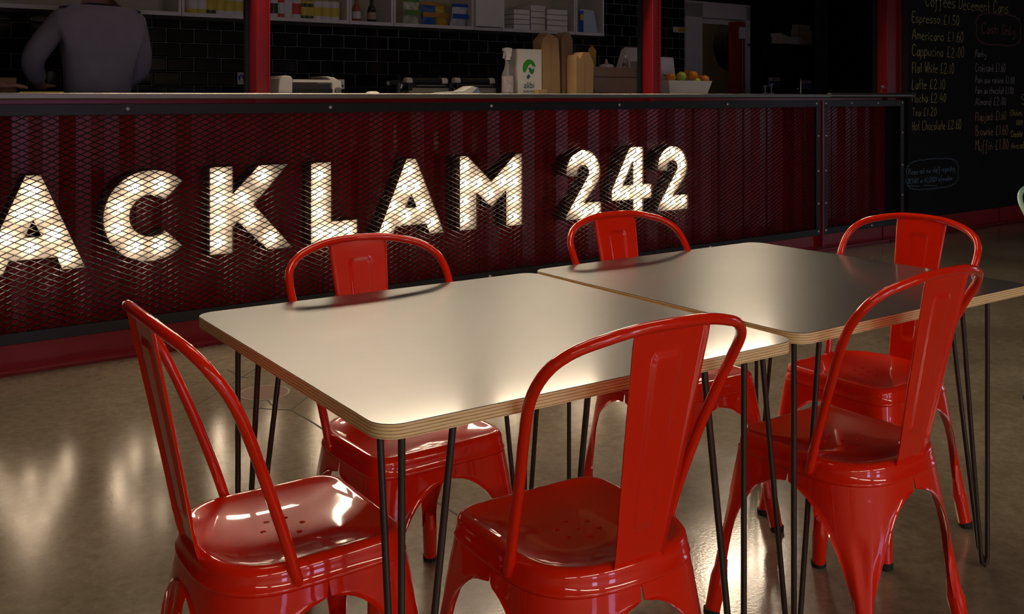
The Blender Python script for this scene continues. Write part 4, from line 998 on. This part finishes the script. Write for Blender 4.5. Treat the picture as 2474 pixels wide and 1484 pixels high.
# ------------------------------------------------------------------ people behind the bar
def skinned(name, verts, edges, m, parent, sub=2, root=0):
    me = bpy.data.meshes.new(name); me.from_pydata([v[0] for v in verts], edges, []); o = bpy.data.objects.new(name, me); COL.objects.link(o); o.parent = parent
    sk = o.modifiers.new('skin', 'SKIN'); sk.use_smooth_shade = True
    if not me.skin_vertices: me.skin_vertices.new()
    for i, v in enumerate(verts):
        r = v[1]; me.skin_vertices[0].data[i].radius = (r if isinstance(r, tuple) else (r, r))
    me.skin_vertices[0].data[root].use_root = True
    ss = o.modifiers.new('sub', 'SUBSURF'); ss.levels = sub; ss.render_levels = sub
    me.materials.append(m); return o
def person(label, s, t, rot, arms, H=1.0):
    """arms: {+1: (elbow, wrist, fingertip direction), -1: ...} in the person's own frame (+y ahead, +x right)"""
    o = thing('person', label, 'person', s, t, .17, rot)
    V = [((0, 0, .95), (.15, .11)), ((0, 0, 1.08), (.135, .10)), ((0, -.005, 1.24), (.155, .115)), ((0, -.012, 1.38), (.15, .11)), ((0, -.008, 1.47), (.075, .07)), ((0, .005, 1.545), .055),
         ((0, .02, 1.61), (.070, .078)), ((0, .022, 1.69), (.082, .098)), ((0, .015, 1.765), (.06, .075))]
    E = [(i, i+1) for i in range(8)]
    def add(p, r, j): V.append((tuple(p), r)); E.append((j, len(V)-1)); return len(V)-1
    n = add((0, .115, 1.665), .012, 7)                       # nose
    for sx in (-1, 1): add((sx*.083, .01, 1.672), .012, 7)    # ears
    for sx in (-1, 1):
        a = add((sx*.09, 0, .90), .085, 0); b = add((sx*.10, .015, .50), .058, a); c = add((sx*.10, -.015, .10), .040, b); add((sx*.11, .13, .035), .034, c)
        el, wr, tip = [Vector(q) for q in arms[sx]]
        sh = add((sx*.165, -.01, 1.425), .062, 3); e_ = add(el, .042, sh); w_ = add(wr, .028, e_)
        d = tip.normalized(); up = Vector((0, 0, 1)); side = d.cross(up).normalized()
        p_ = add(Vector(wr)+d*.05, (.030, .017), w_)
        for k, (off, ln) in enumerate(((-.028, .070), (-.010, .082), (.010, .078), (.026, .062))):
            r0 = Vector(wr)+d*.085+side*off; f1 = add(r0, .0095, p_); f2 = add(r0+d*ln*.5+up*.006, .0085, f1); add(r0+d*ln-up*.006, .0075, f2)
        t1 = add(Vector(wr)+d*.04-side*.045*sx*1.0, .011, p_); add(Vector(wr)+d*.085-side*.062*sx, .009, t1)
    skinned('body', V, E, SKIN, o)
    SV = [((0, 0, .86), (.172, .125)), ((0, 0, .98), (.170, .125)), ((0, -.005, 1.16), (.178, .130)), ((0, -.012, 1.32), (.190, .132)), ((0, -.012, 1.43), (.150, .100)), ((0, -.006, 1.50), (.07, .066))]
    SE = [(i, i+1) for i in range(5)]
    for sx in (-1, 1):
        el, wr, tip = [Vector(q) for q in arms[sx]]
        SV.append(((sx*.185, -.01, 1.415), .083)); a = len(SV)-1; SE.append((3, a))
        SV.append((tuple(Vector((sx*.185, -.01, 1.415)).lerp(el, .55)), .070)); SE.append((a, a+1)); SV.append((tuple(el), .060)); SE.append((a+1, a+2)); SV.append((tuple(el.lerp(wr, .88)), .046)); SE.append((a+2, a+3))
    skinned('shirt', SV, SE, SHIRT, o)
    TV = [((0, 0, .98), (.16, .12)), ((0, 0, .88), (.15, .12))]; TE = [(0, 1)]
    for sx in (-1, 1):
        a = len(TV); TV += [((sx*.095, 0, .78), .098), ((sx*.10, .015, .50), .078), ((sx*.10, -.01, .10), .066)]; TE += [(1, a), (a, a+1), (a+1, a+2)]
    skinned('trousers', TV, TE, TROUS, o)
    skinned('hair', [((0, -.02, 1.66), (.082, .08)), ((0, -.008, 1.74), (.088, .095)), ((0, .0, 1.80), (.055, .065))], [(0, 1), (1, 2)], HAIR, o)
    for sx in (-1, 1):
        e = MB().ball((sx*.032, .098, 1.70), .011, 10, 7).build('eye', PLASTW, o)
        sh = MB().ball((0, 0, 0), .05, 14, 8, (.95, 2.4, .8)); sh.v = [(x+sx*.108, y+.06, max(.0, z+.035)) for x, y, z in sh.v]; sh.build('shoe', TROUS, o)
    MB().box(-.022, .022, .088, .098, 1.628, 1.636).build('mouth', mat('lip', (.35, .12, .10), .5), o, smooth=0)
    return o
q_ = person('person in a pale grey shirt working with their back to the room', S_(236, .98), .98, 0.12,
       {1: ((.245, .06, 1.16), (.16, .26, 1.03), (-.3, 1, 0)), -1: ((-.285, .10, 1.20), (-.20, .24, 1.07), (.5, 1, 0))})
q_.scale = (1.12, 1.1, 1.05)
sx_ = S_(34, .24)
person('person outside the left edge resting one hand on the counter', sx_-.62, .76, PI+.25,
       {1: ((.20, -.12, 1.14), (.10, .10, .98), (-.3, 1, 0)), -1: ((-.33, .16, 1.16), (-.48, .385, 1.118), (-.75, .50, -.03))})

# ------------------------------------------------------------------ bar lamps, and lamps added for their light
def added_lamp(label, s, t, z, size, skirt, m):  # unseen lamps added for tables and chairs; skirt depth keeps the upper bar dark
    o = thing('added_hooded_lamp', label, 'lamp', s, t, z, 0, 'hooded linear lamps added to light tables and chairs')
    a, b = size[0]/2, size[1]/2; h = MB()
    h.box(-a-.012, a+.012, -b-.012, b+.012, skirt+.012, skirt+.06)
    for q in ((-a-.012, -a, -b, b), (a, a+.012, -b, b), (-a-.012, a+.012, -b-.012, -b), (-a-.012, a+.012, b, b+.012)): h.box(*q, 0, skirt+.012)
    h.build('hood', BLACKST, o, smooth=0)
    MB().box(-a, a, -b, b, skirt, skirt+.012).build('diffuser', m, o, smooth=0)
    for x in (-a*.7, a*.7): MB().tube([(x, 0, skirt+.06), (x, 0, HC-z)], .003, 6).build('cable', BLACKST, o)
    return o
added_lamp('added hooded linear lamp over the nearer table', -.5, -3.05, 2.55, (1.0, .30), .16, DIFF)
added_lamp('added hooded linear lamp over the farther table', .75, -3.05, 2.55, (1.0, .30), .16, DIFF)
added_lamp('added hooded linear lamp behind the viewer, left one', -3.8, -8.6, 2.6, (2.2, .45), .055, DIFF2)  # added rear lamps, light the chair backs from behind the camera
added_lamp('added hooded linear lamp behind the viewer, middle one', -1.0, -8.6, 2.6, (2.2, .45), .055, DIFF2)
added_lamp('added hooded linear lamp behind the viewer, right one', 1.8, -8.6, 2.6, (2.2, .45), .055, DIFF2)
def bar_lamp(label, s, ln):
    o = thing('linear_bar_lamp', label, 'lamp', s, 0, 2.16, 0, 'linear lamps along the bar front')
    MB().prism([(.058, .20), (-.10, .20), (-.16, .10), (-.155, .09), (-.10, .185), (.045, .185), (.045, -.02), (.058, -.02)], -ln/2, ln/2, 'x').build('hood', BLACKST, o, smooth=0)
    MB().prism([(.044, .005), (.044, .180), (-.04, .180)], -ln/2+.01, ln/2-.01, 'x').build('diffuser', DIFFB, o, smooth=0)
for s, l, nm in ((.7, 1.9, 'left'), (2.3, .8, 'middle'), (4.1, .75, 'right')): bar_lamp('hooded linear lamp above the bar front, %s one' % nm, s, l)

def added_tube_lamp(name, label, s, t, z, ln, m):
    o = thing(name, label, 'lamp', s, t, z)
    MB().box(-ln/2, ln/2, -.05, .05, .03, .06).build('housing', WHITEP, o, smooth=0)
    MB().tube([(-ln/2+.02, 0, .02), (ln/2-.02, 0, .02)], .018, 10).build('tube', m, o)
added_tube_lamp('added_kitchen_lamp', 'added dim tube lamp under the kitchen roof', 2.2, 1.0, 2.50, 5.5, KLAMP)  # added to lighten the shelf and tiles
added_tube_lamp('added_corridor_lamp', 'added tube lamp in the corridor behind the kitchen', 6.15, 2.75, 3.0, 1.0, CLAMP)  # added so the doorway and fan show
